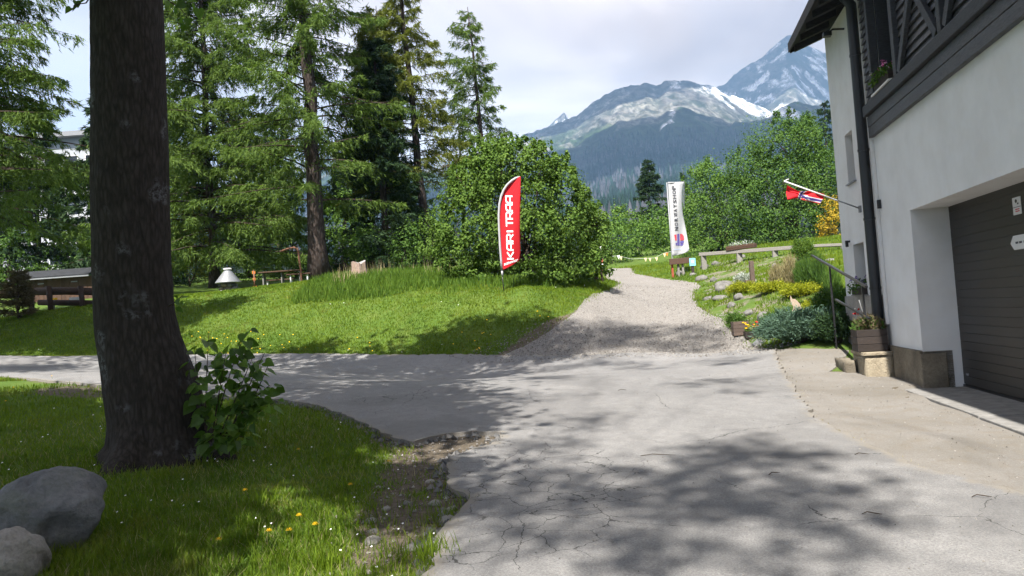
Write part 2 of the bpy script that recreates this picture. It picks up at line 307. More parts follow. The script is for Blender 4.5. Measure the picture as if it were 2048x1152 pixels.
M['plinth2'] = rockmat('plinth_grey', (0.24, 0.23, 0.22), (0.42, 0.40, 0.38), 3.0)
M['wood_dark'] = woodmat('dark_wood', (0.030, 0.031, 0.036), (0.105, 0.11, 0.125), 0.5, (2, 2, 16))
M['beam_dark'] = woodmat('dark_beam', (0.028, 0.030, 0.036), (0.075, 0.08, 0.095), 0.6, (2, 2, 10))
M['roofwood'] = woodmat('soffit_wood', (0.022, 0.022, 0.026), (0.06, 0.06, 0.068), 0.8, (2, 2, 6))
M['garage'] = plain('garage_brown', (0.027, 0.024, 0.022), 0.45, 0.4, var=0.12, scale=3)
M['black'] = plain('black_metal', (0.012, 0.012, 0.014), 0.4, 0.5, var=0.2)
M['pipe'] = plain('downpipe_black', (0.014, 0.015, 0.018), 0.45, 0.5, var=0.2, scale=3)
M['white'] = plain('white_paint', (0.62, 0.62, 0.62), 0.6, 0.3, var=0.03, scale=6)
M['concrete'] = plain('concrete', (0.20, 0.193, 0.183), 0.9, 0.2, var=0.22, scale=7, bump=0.3)
M['glass'] = plain('dark_glass', (0.012, 0.013, 0.016), 0.08, 0.6, var=0.3, scale=1)
M['brown_wood'] = woodmat('brown_wood', (0.055, 0.030, 0.020), (0.13, 0.075, 0.05), 0.8, (14, 2, 14))
M['log'] = woodmat('log_wood', (0.035, 0.020, 0.014), (0.10, 0.058, 0.042), 0.75, (2, 14, 14))
M['grey_wood'] = woodmat('grey_wood', (0.15, 0.14, 0.125), (0.34, 0.32, 0.295), 0.85, (2, 14, 14))
M['planter'] = woodmat('planter_wood', (0.020, 0.015, 0.013), (0.055, 0.042, 0.036), 0.7, (4, 4, 20))
M['planter2'] = woodmat('planter_weathered', (0.07, 0.05, 0.04), (0.17, 0.125, 0.10), 0.85, (4, 4, 20))
M['roof_felt'] = plain('roof_felt', (0.030, 0.032, 0.036), 0.9, 0.2, var=0.3, scale=5)
M['metal_grey'] = plain('sheet_metal', (0.24, 0.245, 0.26), 0.5, 0.4, 0.25, var=0.08, scale=5)
M['rust'] = plain('rusty_pipe', (0.17, 0.085, 0.055), 0.8, 0.2, var=0.35, scale=16)
M['steppe'] = rockmat('step_sandstone', (0.25, 0.21, 0.15), (0.44, 0.38, 0.28), 3.0)
M['boulder'] = rockmat('boulder_granite', (0.105, 0.108, 0.115), (0.25, 0.25, 0.255), 2.6, 0.25)
M['boulder2'] = rockmat('boulder_buff', (0.21, 0.195, 0.175), (0.38, 0.36, 0.33), 3.2, 0.2)
M['rock'] = rockmat('garden_rock', (0.11, 0.105, 0.098), (0.27, 0.26, 0.245), 4.0)
M['pebble'] = plain('pebble', (0.27, 0.25, 0.225), 0.9, 0.2, var=0.45, scale=5)
M['bark'] = barkmat('linden_bark', (0.026, 0.022, 0.019), (0.050, 0.044, 0.038), 13, 3.2, 0.7, lichen=(0.16, 0.165, 0.175))
M['bark_con'] = barkmat('conifer_bark', (0.045, 0.034, 0.030), (0.11, 0.09, 0.08), 6, 1.6, 0.8)
M['twig'] = plain('twig', (0.05, 0.038, 0.030), 0.9, 0.1, var=0.3, scale=8)
M['stump'] = woodmat('stump_wood', (0.18, 0.10, 0.065), (0.48, 0.40, 0.35), 0.9, (12, 12, 1.5))
M['linden'] = leafmat('linden_leaf', (0.022, 0.050, 0.010), (0.040, 0.085, 0.016), (0.070, 0.130, 0.024), 0.42)
M['hazel'] = leafmat('hazel_leaf', (0.045, 0.090, 0.014), (0.085, 0.155, 0.026), (0.145, 0.225, 0.045), 0.32)
M['maple'] = leafmat('broad_leaf', (0.034, 0.078, 0.014), (0.062, 0.125, 0.024), (0.108, 0.185, 0.040), 0.30)
M['willow'] = leafmat('light_leaf', (0.055, 0.115, 0.020), (0.090, 0.170, 0.030), (0.140, 0.230, 0.050), 0.32)
M['larch'] = leafmat('larch_needle', (0.044, 0.078, 0.015), (0.082, 0.138, 0.026), (0.132, 0.195, 0.044), 0.34)
M['larch2'] = leafmat('larch_needle_yellow', (0.075, 0.088, 0.015), (0.118, 0.142, 0.023), (0.165, 0.190, 0.038), 0.34)
M['spruce'] = leafmat('spruce_needle', (0.012, 0.028, 0.012), (0.022, 0.046, 0.018), (0.040, 0.072, 0.026), 0.12)
M['brownbr'] = leafmat('brown_needle', (0.06, 0.045, 0.025), (0.10, 0.08, 0.045), (0.14, 0.12, 0.065), 0.15)
M['golden'] = leafmat('golden_needle', (0.20, 0.13, 0.010), (0.32, 0.215, 0.018), (0.42, 0.30, 0.035), 0.25)
M['yjuniper'] = leafmat('yellow_juniper', (0.13, 0.155, 0.010), (0.24, 0.265, 0.016), (0.34, 0.36, 0.03), 0.25)
M['bjuniper'] = leafmat('blue_juniper', (0.035, 0.072, 0.045), (0.070, 0.125, 0.085), (0.125, 0.195, 0.140), 0.18)
M['grass'] = leafmat('grass_blade', (0.060, 0.110, 0.008), (0.105, 0.168, 0.011), (0.160, 0.225, 0.020), 0.35, 0.6, 0.12)
for nm in ('grass',):
    nt = M[nm].node_tree; rp = [n for n in nt.nodes if n.type == 'MIX' and n.blend_type == 'MIX'][0]; geo = nt.nodes.new('ShaderNodeNewGeometry')
    src = rp.outputs[2]; tgts = [l.to_socket for l in src.links]
    for sc_, lo_, hi_, col_, amt in ((0.55, .52, .66, (0.040, 0.095, 0.008), .55), (1.9, .55, .70, (0.200, 0.190, 0.045), .55), (0.23, .50, .62, (0.150, 0.200, 0.016), .5)):
        nz = nt.nodes.new('ShaderNodeTexNoise'); nz.inputs['Scale'].default_value = sc_; nz.inputs['Detail'].default_value = 4; nt.links.new(geo.outputs['Position'], nz.inputs['Vector'])
        cr_ = nt.nodes.new('ShaderNodeMapRange'); cr_.inputs[1].default_value = lo_; cr_.inputs[2].default_value = hi_; cr_.inputs[4].default_value = amt; nt.links.new(nz.outputs['Fac'], cr_.inputs[0])
        mx = nt.nodes.new('ShaderNodeMix'); mx.data_type = 'RGBA'; nt.links.new(cr_.outputs[0], mx.inputs[0]); nt.links.new(src, mx.inputs[6]); mx.inputs[7].default_value = (*col_, 1); src = mx.outputs[2]
    for q_ in tgts: nt.links.new(src, q_)
M['grass_tall'] = leafmat('tall_grass', (0.045, 0.095, 0.012), (0.078, 0.145, 0.018), (0.12, 0.19, 0.028), 0.35)
M['straw'] = leafmat('dry_grass', (0.20, 0.17, 0.09), (0.28, 0.24, 0.13), (0.36, 0.31, 0.18), 0.3)
M['silver'] = leafmat('silver_leaf', (0.28, 0.31, 0.28), (0.38, 0.41, 0.38), (0.48, 0.51, 0.48), 0.2)
M['yellow'] = plain('yellow_petal', (0.75, 0.45, 0.01), 0.6, 0.2, var=0.1)
M['redfl'] = plain('red_petal', (0.60, 0.02, 0.02), 0.6, 0.2, var=0.15)
M['pink'] = plain('pink_petal', (0.55, 0.12, 0.33), 0.6, 0.2, var=0.25)
M['purple'] = plain('purple_petal', (0.10, 0.06, 0.22), 0.6, 0.2, var=0.2)
M['whitefl'] = plain('white_petal', (0.75, 0.73, 0.72), 0.6, 0.2, var=0.05)
def cloth(name, col, trans=0.3):
    t = NT(name); n = t.noise(t.pos(), 160, 2); k = t.ramp(n, [(0.3, tuple(x * 0.93 for x in col)), (0.7, col)])
    b = t.bsdf(k, 0.7, 0.25, link=False); tr = t.n('ShaderNodeBsdfTranslucent'); t.l(k, tr.inputs[0])
    ms = t.n('ShaderNodeMixShader'); ms.inputs[0].default_value = trans; t.l(b, ms.inputs[1]); t.l(tr.outputs[0], ms.inputs[2]); t.l(ms.outputs[0], t.out.inputs[0]); return t.m
M['flag_red'] = cloth('flag_red', (0.62, 0.018, 0.028)); M['flag_white'] = cloth('flag_white', (0.55, 0.55, 0.57)); M['flag_blue'] = cloth('flag_blue', (0.045, 0.03, 0.17))
M['ink_grey'] = plain('grey_print', (0.04, 0.04, 0.05), 0.7, 0.2, var=0.05); M['ink_white'] = plain('white_print', (0.82, 0.80, 0.81), 0.7, 0.2, var=0.03)
M['ink_red'] = plain('red_print', (0.50, 0.05, 0.07), 0.7, 0.2, var=0.05); M['ink_blue'] = plain('blue_print', (0.11, 0.09, 0.30), 0.7, 0.2, var=0.05); M['ink_pale'] = plain('pale_blue_print', (0.45, 0.52, 0.68), 0.7, 0.2, var=0.05)
M['sign_blue'] = plain('blue_sign', (0.22, 0.55, 0.72), 0.6, 0.3, var=0.05); M['orange'] = plain('orange_paint', (0.55, 0.16, 0.03), 0.7, 0.2, var=0.15); M['cream'] = plain('cream_cloth', (0.70, 0.52, 0.30), 0.8, 0.2, var=0.1)
M['cat'] = plain('cat_plywood', (0.42, 0.33, 0.25), 0.8, 0.2, var=0.12, scale=30); M['facade'] = plain('pale_facade', (0.34, 0.36, 0.385), 0.8, 0.2, var=0.05, scale=1)
M['redpost'] = plain('red_post', (0.28, 0.07, 0.04), 0.7, 0.2, var=0.2)

# ------------------------------------------------------------------ object helpers
ORG = {}
def tag(o, label=None, cat=None, group=None, kind=None):
    if label: o['label'] = label
    if cat: o['category'] = cat
    if group: o['group'] = group
    if kind: o['kind'] = kind
    return o
def empty(name, loc, label=None, cat=None, group=None):
    o = bpy.data.objects.new(name, None); COL.objects.link(o); o.location = tuple(float(x) for x in loc); o.empty_display_size = 0.2
    ORG[o] = np.array(loc, float); return tag(o, label, cat, group)
def fmesh(name, V, faces, smooth=False):
    """faces: (m,k) int array or list of arrays of different k"""
    me = bpy.data.meshes.new(name); V = np.asarray(V, np.float32)
    fl = faces if isinstance(faces, list) else [faces]
    fl = [np.asarray(f, np.int32) for f in fl if len(f)]
    me.vertices.add(len(V)); me.vertices.foreach_set('co', V.ravel())
    idx = np.concatenate([f.ravel() for f in fl]); tot = np.concatenate([np.full(len(f), f.shape[1], np.int32) for f in fl])
    st = np.concatenate([[0], np.cumsum(tot)[:-1]]).astype(np.int32)
    me.loops.add(len(idx)); me.loops.foreach_set('vertex_index', idx)
    me.polygons.add(len(tot)); me.polygons.foreach_set('loop_start', st); me.polygons.foreach_set('loop_total', tot)
    me.polygons.foreach_set('use_smooth', np.full(len(tot), smooth)); me.update(calc_edges=True); me.validate(); return me
def link(name, me, mat, parent=None, loc=None):
    o = bpy.data.objects.new(name, me); COL.objects.link(o)
    if mat is not None and not me.materials: me.materials.append(M[mat] if isinstance(mat, str) else mat)
    if parent is not None: o.parent = parent
    if loc is not None: o.location = tuple(float(x) for x in loc)
    return o
def put(name, V, faces, mat, parent=None, smooth=False, origin=None):
    """mesh given in world coordinates; a child sits in its thing's frame, a lone thing gets its origin at its base"""
    V = np.asarray(V, float)
    if parent is not None: o0 = ORG[parent]; o = link(name, fmesh(name, V - o0, faces, smooth), mat, parent); ORG[o] = o0; return o
    if origin is None: origin = np.array([V[:, 0].mean(), V[:, 1].mean(), V[:, 2].min()])
    o = link(name, fmesh(name, V - origin, faces, smooth), mat, None, origin); ORG[o] = np.array(origin); return o
class MB:
    def __init__(s): s.V = []; s.Fc = []; s.n = 0
    def add(s, V, Fs):
        V = np.asarray(V, float); s.V.append(V); s.Fc += [tuple(int(i) + s.n for i in f) for f in Fs]; s.n += len(V); return s
    def box8(s, c):
        """8 corners: bottom ring 0-3, top ring 4-7"""
        return s.add(c, [(3, 2, 1, 0), (4, 5, 6, 7), (0, 1, 5, 4), (1, 2, 6, 5), (2, 3, 7, 6), (3, 0, 4, 7)])
    def box(s, c, sz, ax=None):
        c = np.asarray(c, float); X, Y, Z = (np.array([1, 0, 0]), np.array([0, 1, 0]), np.array([0, 0, 1])) if ax is None else ax
        h = np.asarray(sz, float) / 2
        return s.box8([c + X * h[0] * i + Y * h[1] * j + Z * h[2] * k for k in (-1, 1) for i, j in ((-1, -1), (1, -1), (1, 1), (-1, 1))])
    def hbox(s, a0, a1, v0, v1, w0, w1):
        return s.box8([HW(a, v, w) for w in (w0, w1) for a, v in ((a0, v0), (a0, v1), (a1, v1), (a1, v0))])
    def tube(s, pts, rad, seg=8, caps=True):
        pts = np.asarray(pts, float); rad = np.broadcast_to(np.asarray(rad, float), (len(pts),)); T = np.gradient(pts, axis=0); T = unit(T)
        ref = np.array([0, 0, 1.0]) if abs(T[0][2]) < 0.9 else np.array([0, 1.0, 0]); A = unit(np.cross(T, ref)); B = np.cross(T, A)
        th = np.arange(seg) * 2 * math.pi / seg
        V = pts[:, None, :] + rad[:, None, None] * (np.cos(th)[None, :, None] * A[:, None, :] + np.sin(th)[None, :, None] * B[:, None, :])
        Fs = [(i * seg + j, i * seg + (j + 1) % seg, (i + 1) * seg + (j + 1) % seg, (i + 1) * seg + j) for i in range(len(pts) - 1) for j in range(seg)]
        if caps: Fs += [tuple(range(seg - 1, -1, -1)), tuple((len(pts) - 1) * seg + j for j in range(seg))]
        return s.add(V.reshape(-1, 3), Fs)
    def beam(s, p, q, wdt, dep, side):
        """square bar from p to q; side = direction of its depth"""
        p = np.asarray(p, float); q = np.asarray(q, float); Z = unit(q - p); Y = unit(side - Z * (side @ Z)); X = np.cross(Y, Z)
        return s.box((p + q) / 2, (wdt, dep, np.linalg.norm(q - p)), (X, Y, Z))
    def lathe(s, c, prof, seg=20):
        c = np.asarray(c, float); th = np.arange(seg) * 2 * math.pi / seg; V = [c + np.array([r * math.cos(a), r * math.sin(a), z]) for r, z in prof for a in th]
        Fs = [(i * seg + j, i * seg + (j + 1) % seg, (i + 1) * seg + (j + 1) % seg, (i + 1) * seg + j) for i in range(len(prof) - 1) for j in range(seg)]
        Fs += [tuple(range(seg - 1, -1, -1)), tuple((len(prof) - 1) * seg + j for j in range(seg))]
        return s.add(V, Fs)
    def build(s, name, mat, parent=None, smooth=False, bevel=0.0, origin=None):
        V = np.concatenate(s.V); by = {}
        for f in s.Fc: by.setdefault(len(f), []).append(f)
        o = put(name, V, [np.array(v) for v in by.values()], mat, parent, smooth, origin)
        if bevel:
            m = o.modifiers.new('bevel', 'BEVEL'); m.width = bevel; m.segments = 2; m.limit_method = 'ANGLE'
        return o
def rock(name, c, sz, mat, seed, parent=None, sub=3, rough=0.28, rot=0.0):
    """lumpy stone standing on c (its base), sz = half sizes"""
    import bmesh
    bm = bmesh.new(); bmesh.ops.create_icosphere(bm, subdivisions=sub, radius=1.0); V = np.array([v.co[:] for v in bm.verts]); Fs = np.array([[v.index for v in f.verts] for f in bm.faces]); bm.free()
    r = np.random.default_rng(seed); d = 1 + 0 * V[:, 0]
    for k in range(9):
        nrm = unit(r.normal(size=3)); off = r.uniform(0.62, 0.92); dd = V @ nrm; d = np.where(dd > off, np.minimum(d, off / np.maximum(dd, 1e-6)), d)
    nz = fbm(V[:, 0] * 2.1 + seed, V[:, 1] * 2.1 + V[:, 2] * 1.7, 4, seed) - 0.5
    V = V * (d + nz * rough)[:, None] * np.asarray(sz); ca, sa = math.cos(rot), math.sin(rot)
    V = np.stack([V[:, 0] * ca - V[:, 1] * sa, V[:, 0] * sa + V[:, 1] * ca, V[:, 2]], 1)
    V[:, 2] += sz[2] * 0.55
    return put(name, V + np.asarray(c, float), Fs, mat, parent, True, None if parent else np.asarray(c, float))

# ------------------------------------------------------------------ foliage helpers
def kites(C, T, N, L, Wd, fold=0.15):
    """four-cornered leaves: C centres, T lengthwise unit, N normals"""
    T = unit(T); B = unit(np.cross(N, T)); N = np.cross(T, B); L = np.broadcast_to(L, (len(C),))[:, None]; Wd = np.broadcast_to(Wd, (len(C),))[:, None]
    V = np.stack([C - T * L * .5, C + B * Wd * .5 + N * Wd * fold + T * L * .05, C + T * L * .5, C - B * Wd * .5 + N * Wd * fold + T * L * .05], 1).reshape(-1, 3)
    return V, np.arange(len(V), dtype=np.int32).reshape(-1, 4)
def tris(C, T, L, Wd, r):
    """slim triangles starting at C pointing along T"""
    T = unit(T); B = unit(np.cross(T, r.normal(size=T.shape))); L = np.broadcast_to(L, (len(C),))[:, None]; Wd = np.broadcast_to(Wd, (len(C),))[:, None]
    V = np.stack([C - B * Wd * .5, C + B * Wd * .5, C + T * L], 1).reshape(-1, 3)
    return V, np.arange(len(V), dtype=np.int32).reshape(-1, 3)
def leaf_blobs(blobs, leaf, seed, dens=1.0, clump=0.22, updown=0.5, shell=0.55):
    """blobs: (centre, radii, leaves); leaves gather in sub-clumps near each blob's skin"""
    r = np.random.default_rng(seed); Cs = []; Ns = []
    for c, rad, n in blobs:
        c = np.asarray(c, float); rad = np.asarray(rad, float); n = int(n * dens * (1.4 if leaf < .13 else 1.0)); k = max(8, n // 70)
        d = unit(r.normal(size=(k, 3))); cen = d * r.uniform(shell, 1.0, (k, 1)) ** 0.7
        j = r.integers(0, k, n); sp = r.normal(size=(n, 3)); sp *= clump * r.uniform(0.5, 1.3, (k, 1))[j]
        q = cen[j] + sp; Cs.append(c + q * rad); Ns.append(unit(q) * 0.6 + unit(sp) * 0.8)
    C = np.concatenate(Cs); N = np.concatenate(Ns); N = unit(N + np.array([0, 0, updown]) + r.normal(size=N.shape) * 0.45)
    T = unit(np.cross(N, r.normal(size=N.shape))); T = unit(T - np.array([0, 0, 0.35])); L = leaf * r.uniform(0.65, 1.25, len(C))
    return kites(C, T, N, L, L * 0.72)
def limbs(base, targets, r0, seed, seg=6, jit=0.12):
    r = np.random.default_rng(seed); mb = MB(); base = np.asarray(base, float)
    for tg in targets:
        tg = np.asarray(tg, float); L = np.linalg.norm(tg - base); s = np.linspace(0, 1, 7)[:, None]
        mid = base + (tg - base) * s; mid[:, 2] += np.sin(s[:, 0] * math.pi) * L * 0.08; mid[1:-1] += r.normal(size=(5, 3)) * L * jit * 0.25
        mb.tube(mid, np.linspace(r0, r0 * 0.22, 7), seg)
        for k in range(3):
            i = r.integers(2, 6); e = mid[i] + unit(r.normal(size=3) + np.array([0, 0, 0.5])) * L * r.uniform(0.2, 0.4); mb.tube([mid[i], (mid[i] + e) / 2 + r.normal(size=3) * L * 0.03, e], [r0 * 0.35, r0 * 0.22, r0 * 0.08], 5)
    return mb
def broadleaf(name, base, blobs, leafmat_, leaf, seed, label, cat='tree', group=None, trunk_r=0.12, fork=0.35, multi=1, clump=0.22, barkm='twig', shell=0.55):
    base = np.asarray(base, float); e = empty(name, base, label, cat, group); r = np.random.default_rng(seed + 999); more = []
    for c_, rad_, n_ in blobs:          # leading shoots breaking the outline
        if n_ > 700:
            for k_ in range(6):
                d_ = unit(r.normal(size=3) * [1, .7, .6] + [0, 0, .75]); f_ = r.uniform(.10, .2); more.append((np.asarray(c_) + d_ * np.asarray(rad_) * r.uniform(.98, 1.18), np.asarray(rad_) * f_ * [.8, .8, 1.7], max(40, int(n_ * f_ * f_ * 1.6))))
    shoots = more
    cs = np.array([b[0] for b in blobs], float); top = cs.mean(0)
    mb = MB()
    for k in range(multi):
        b = base + (np.array([r.normal() * 0.25, r.normal() * 0.2, -0.15]) if multi > 1 else np.array([0, 0, -0.15]))
        fk = base + (top - base) * fork + r.normal(size=3) * (0.25 if multi > 1 else 0.05)
        mb.tube([b, b * 0.5 + fk * 0.5 + r.normal(size=3) * 0.05, fk], [trunk_r, trunk_r * 0.8, trunk_r * 0.65], 8)
        sel = cs[k::multi]; lm = limbs(fk, sel, trunk_r * 0.5, seed + k); mb.add(np.concatenate(lm.V), lm.Fc)
    mb.build('trunk', barkm, e, True)
    V, Fs = leaf_blobs(list(blobs) + shoots, leaf, seed, clump=clump, shell=shell); put('crown', V, Fs, leafmat_, e)
    return e
def conifer(name, base, top, width, seed, mat, label, h0=0.12, nb=110, droop=0.35, hang=0.8, nl=0.16, nw=0.035, dens=1.0, side=None, trunk_r=0.2, taper=0.75, el=0.15, rag=0.35, group=None, cat='tree', wood=True, sparse_low=0.0, barkm='bark_con', q=11):
    """needle tree: whorled drooping branches, hanging sprays, slim needle tufts"""
    base = np.asarray(base, float); top = np.asarray(top, float); r = np.random.default_rng(seed); e = empty(name, base, label, cat, group); ax = top - base; Ht = np.linalg.norm(ax)
    f = np.sort(h0 + (0.985 - h0) * r.uniform(0, 1, nb) ** 0.85); th = np.arange(nb) * 2.39996 + r.normal(size=nb) * 0.5
    L = width * ((1 - f) / (1 - h0)) ** taper * (1 - sparse_low * (1 - f) ** 2) + 0.18; L *= 1 + rag * r.uniform(-1, 1, nb)
    if side is not None: L *= 1 + side[1] * np.cos(th - side[0])
    L = np.maximum(L, 0.15); P0 = base + ax * f[:, None]; D = np.stack([np.cos(th), np.sin(th), np.zeros(nb)], 1); E = el * (0.4 + 1.3 * f) + r.normal(size=nb) * 0.12
    def bpos(i, s):
        l = L[i]; return P0[i] + D[i] * (l * s * np.cos(E[i]))[:, None] + np.array([0, 0, 1.0]) * (l * s * np.sin(E[i]) - droop * l * s ** 2 + 0.45 * droop * l * s ** 3)[:, None]
    mb = MB(); tp = base + ax * np.linspace(-0.01, 1, 14)[:, None]; tp[1:-1, :2] += r.normal(size=(12, 2)) * 0.012 * Ht ** 0.5
    rr = trunk_r * (1 - np.linspace(0, 1, 14)) ** 0.8 + 0.015; rr[0] *= 1.5; rr[1] *= 1.08; mb.tube(tp, rr, 10); mb.build('trunk', barkm, e, True)
    if wood:
        s = np.linspace(0, 1, 6); i = np.repeat(np.arange(nb), 6); ss = np.tile(s, nb); Q = bpos(i, ss).reshape(nb, 6, 3); side_ = np.stack([-D[:, 1], D[:, 0], np.zeros(nb)], 1)
        w0 = (0.010 + 0.010 * L)[:, None, None] * (1.05 - s)[None, :, None]; up = np.array([0, 0, 1.0])
        ring = np.stack([Q + side_[:, None, :] * w0, Q - side_[:, None, :] * w0 * 0.5 + up * w0 * 0.8, Q - side_[:, None, :] * w0 * 0.5 - up * w0 * 0.8], 2).reshape(-1, 3)
        b = (np.arange(nb)[:, None, None] * 6 + np.arange(5)[None, :, None]) * 3; k = np.arange(3)[None, None, :]; k2 = (k + 1) % 3
        Fq = np.stack([b + k, b + k2, b + 3 + k2, b + 3 + k], -1).reshape(-1, 4); put('branches', ring, Fq, 'twig', e)['kind'] = 'stuff'
    Mj = np.maximum(3, (L * 11 * dens).astype(int) + 3); i = np.repeat(np.arange(nb), Mj); n = len(i); s = r.uniform(0.08, 1.0, n) ** 0.8
    p = bpos(i, s); lat = np.stack([-D[i][:, 1], D[i][:, 0], np.zeros(n)], 1) * r.choice([-1, 1], n)[:, None]
    d2 = unit(D[i] * r.uniform(0.3, 0.9, (n, 1)) + lat * r.uniform(0.2, 1.0, (n, 1)) + np.array([0, 0, -1.0]) * (hang * r.uniform(0.2, 1.0, n))[:, None]); l2 = (0.16 + 0.24 * L[i] * (1.1 - s)) * r.uniform(0.6, 1.3, n)
    l2 = np.minimum(l2, 1.35)
    j = np.repeat(np.arange(n), q); tt = r.uniform(0, 1, len(j)); c = p[j] + d2[j] * (l2[j] * tt)[:, None] + np.array([0, 0, -1.0]) * (0.35 * hang * l2[j] * tt ** 2)[:, None] + r.normal(size=(len(j), 3)) * 0.03
    T = d2[j] + r.normal(size=(len(j), 3)) * 0.55 + np.array([0, 0, -0.35 * hang]); V, Fs = tris(c, T, nl * r.uniform(0.6, 1.4, len(j)), nw * r.uniform(0.7, 1.3, len(j)), r)
    put('crown', V, Fs, mat, e); return e
def spray_bush(name, base, rad, height, seed, mat, label, cat='shrub', n=140, q=40, nl=0.07, nw=0.02, flat=0.5, group=None, arch=0.6, parent=None):
    """low evergreen: arching sprays from the middle"""
    r = np.random.default_rng(seed); base = np.asarray(base, float); th = r.uniform(0, 2 * math.pi, n); rx = rad[0]; ry = rad[1]; ext = r.uniform(0.25, 1.0, n) ** 0.6
    tip = np.stack([np.cos(th) * rx * ext, np.sin(th) * ry * ext, height * (1 - flat * ext ** 2) * r.uniform(0.45, 1.1, n)], 1)
    i = np.repeat(np.arange(n), q); s = r.uniform(0.15, 1.0, len(i)) ** 0.7
    c = tip[i] * s[:, None]; c[:, 2] = tip[i, 2] * np.sin(s * math.pi / 2) ** (1 - 0.4 * arch) - arch * 0.18 * height * np.maximum(0, s - .75) * 4
    c += r.normal(size=c.shape) * 0.035 * (0.5 + s[:, None]); c = c + base; c[:, 2] = np.maximum(c[:, 2], gz(c[:, 0], c[:, 1]) + 0.01)
    T = unit(tip[i]) * 0.9 + r.normal(size=c.shape) * 0.55; V, Fs = tris(c, T, nl * r.uniform(0.6, 1.4, len(i)), nw * r.uniform(0.7, 1.3, len(i)), r)
    e = empty(name, base, label, cat, group); put('foliage', V, Fs, mat, e)
    mb = MB()
    for k in range(0, n, max(1, n // 22)):
        mb.tube([base - [0, 0, .03], base + tip[k] * [.5, .5, .75], base + tip[k] * .9], [0.012, 0.008, 0.003], 4)
    mb.build('stem', 'twig', e); return e

# ================================================================== SETTING
def add_attr(me, name, vals):
    a = me.attributes.new(name, 'FLOAT', 'POINT'); a.data.foreach_set('value', np.asarray(vals, np.float32))
def grid_faces(nr, nc):
    i = np.arange(nr - 1)[:, None] * nc + np.arange(nc - 1)[None, :]; return np.stack([i, i + 1, i + nc + 1, i + nc], -1).reshape(-1, 4)
# ground
V = np.stack([_GXX, _GYY, _GZ], -1).reshape(-1, 3); me = fmesh('ground', V, grid_faces(len(_gy), len(_gx)), True)
xx, yy = _GXX.ravel(), _GYY.ravel()
near = np.hypot(xx, yy) < 50
dv = np.zeros(len(xx)); dv[near] = sstep(-0.25, 0.25, sdfD(xx[near], yy[near])) 
pd_ = np.maximum(np.maximum(poly_sdf(xx, yy, PATH), poly_sdf(xx, yy, ASPH)), poly_sdf(xx, yy, APR)); dv = np.maximum(dv, sstep(-0.12, 0.05, pd_))
rv = sstep(-1.2, 0.8, poly_sdf(xx, yy, ROCKY)) * 0.52
add_attr(me, 'dirt', dv); add_attr(me, 'rocky', rv)
tag(link('ground', me, 'ground'), 'green grassy ground of the bank, lawn and garden', None, None, 'structure')
def sheet(name, sdf, bounds, step, lift, mat, label, jag=0.05, jscale=2.5, seed=3, crack=None):
    x = np.arange(bounds[0], bounds[1], step); y = np.arange(bounds[2], bounds[3], step); X, Y = np.meshgrid(x, y)
    S = sdf(X, Y) + (fbm(X * jscale, Y * jscale, 4, seed) - 0.5) * 2 * jag; nr, nc = X.shape
    vid = {}; V = []; quads = []; polys = {3: [], 4: [], 5: [], 6: []}
    ins = S > 0; full = ins[:-1, :-1] & ins[1:, :-1] & ins[:-1, 1:] & ins[1:, 1:]; some = (ins[:-1, :-1] | ins[1:, :-1] | ins[:-1, 1:] | ins[1:, 1:]) & ~full
    gidx = -np.ones((nr, nc), int); jj, ii = np.nonzero(ins); gidx[jj, ii] = np.arange(len(jj)); V = [np.stack([X[jj, ii], Y[jj, ii]], 1)]; nv = len(jj); extra = []
    fj, fi = np.nonzero(full); q = np.stack([gidx[fj, fi], gidx[fj, fi + 1], gidx[fj + 1, fi + 1], gidx[fj + 1, fi]], 1)
    edge = {}
    def cut(a, b):
        nonlocal nv
        k = (a, b) if a < b else (b, a)
        if k not in edge:
            s0, s1 = S[a], S[b]; t = s0 / (s0 - s1); extra.append((X[a] + (X[b] - X[a]) * t, Y[a] + (Y[b] - Y[a]) * t)); edge[k] = nv; nv += 1
        return edge[k]
    segs = []
    for j, i in zip(*np.nonzero(some)):
        c = [(j, i), (j, i + 1), (j + 1, i + 1), (j + 1, i)]; out = []; cuts = []
        for k in range(4):
            a, b = c[k], c[(k + 1) % 4]
            if ins[a]: out.append(gidx[a])
            if ins[a] != ins[b]: v = cut(a, b); out.append(v); cuts.append(v)
        if 3 <= len(out) <= 6: polys[len(out)].append(out)
        if len(cuts) == 2: segs.append(cuts)
    XY = np.concatenate([V[0], np.array(extra).reshape(-1, 2)]); Z = gz(XY[:, 0], XY[:, 1]) + lift; n = len(XY)
    VV = np.column_stack([XY, Z]); # skirt so the edge of the sheet has thickness
    sk = np.array(segs); VV = np.concatenate([VV, VV - np.array([0, 0, lift + 0.03])]); Fl = [q] + [np.array(polys[k]) for k in polys if polys[k]] + [np.column_stack([sk[:, 1], sk[:, 0], sk[:, 0] + n, sk[:, 1] + n])]
    me = fmesh(name, VV, Fl, False); add_attr(me, 'edge', np.tile(sdf(XY[:, 0], XY[:, 1]), 2)); 
    if crack is not None: add_attr(me, 'crack', np.tile(crack(XY[:, 0], XY[:, 1]), 2))
    return tag(link(name, me, mat), label, None, None, 'structure')
ck = gpoly([(880, 930), (1010, 880), (1200, 905), (1330, 940), (1330, 1000), (1180, 1150), (880, 1150)]); ck2 = gpoly([(690, 800), (760, 795), (950, 775), (950, 795), (830, 808), (700, 820)])
def crackf(x, y): return np.maximum(sstep(-0.5, 0.5, poly_sdf(x, y, ck)) * 0.85, sstep(-0.2, 0.2, poly_sdf(x, y, ck2)) * 0.8)
sheet('gravel_path', sdfP, (-2.5, 14, 14, 50), 0.16, 0.014, 'gravel', 'pale gravel track climbing from the asphalt towards the mountain', 0.16, 1.3, 8)
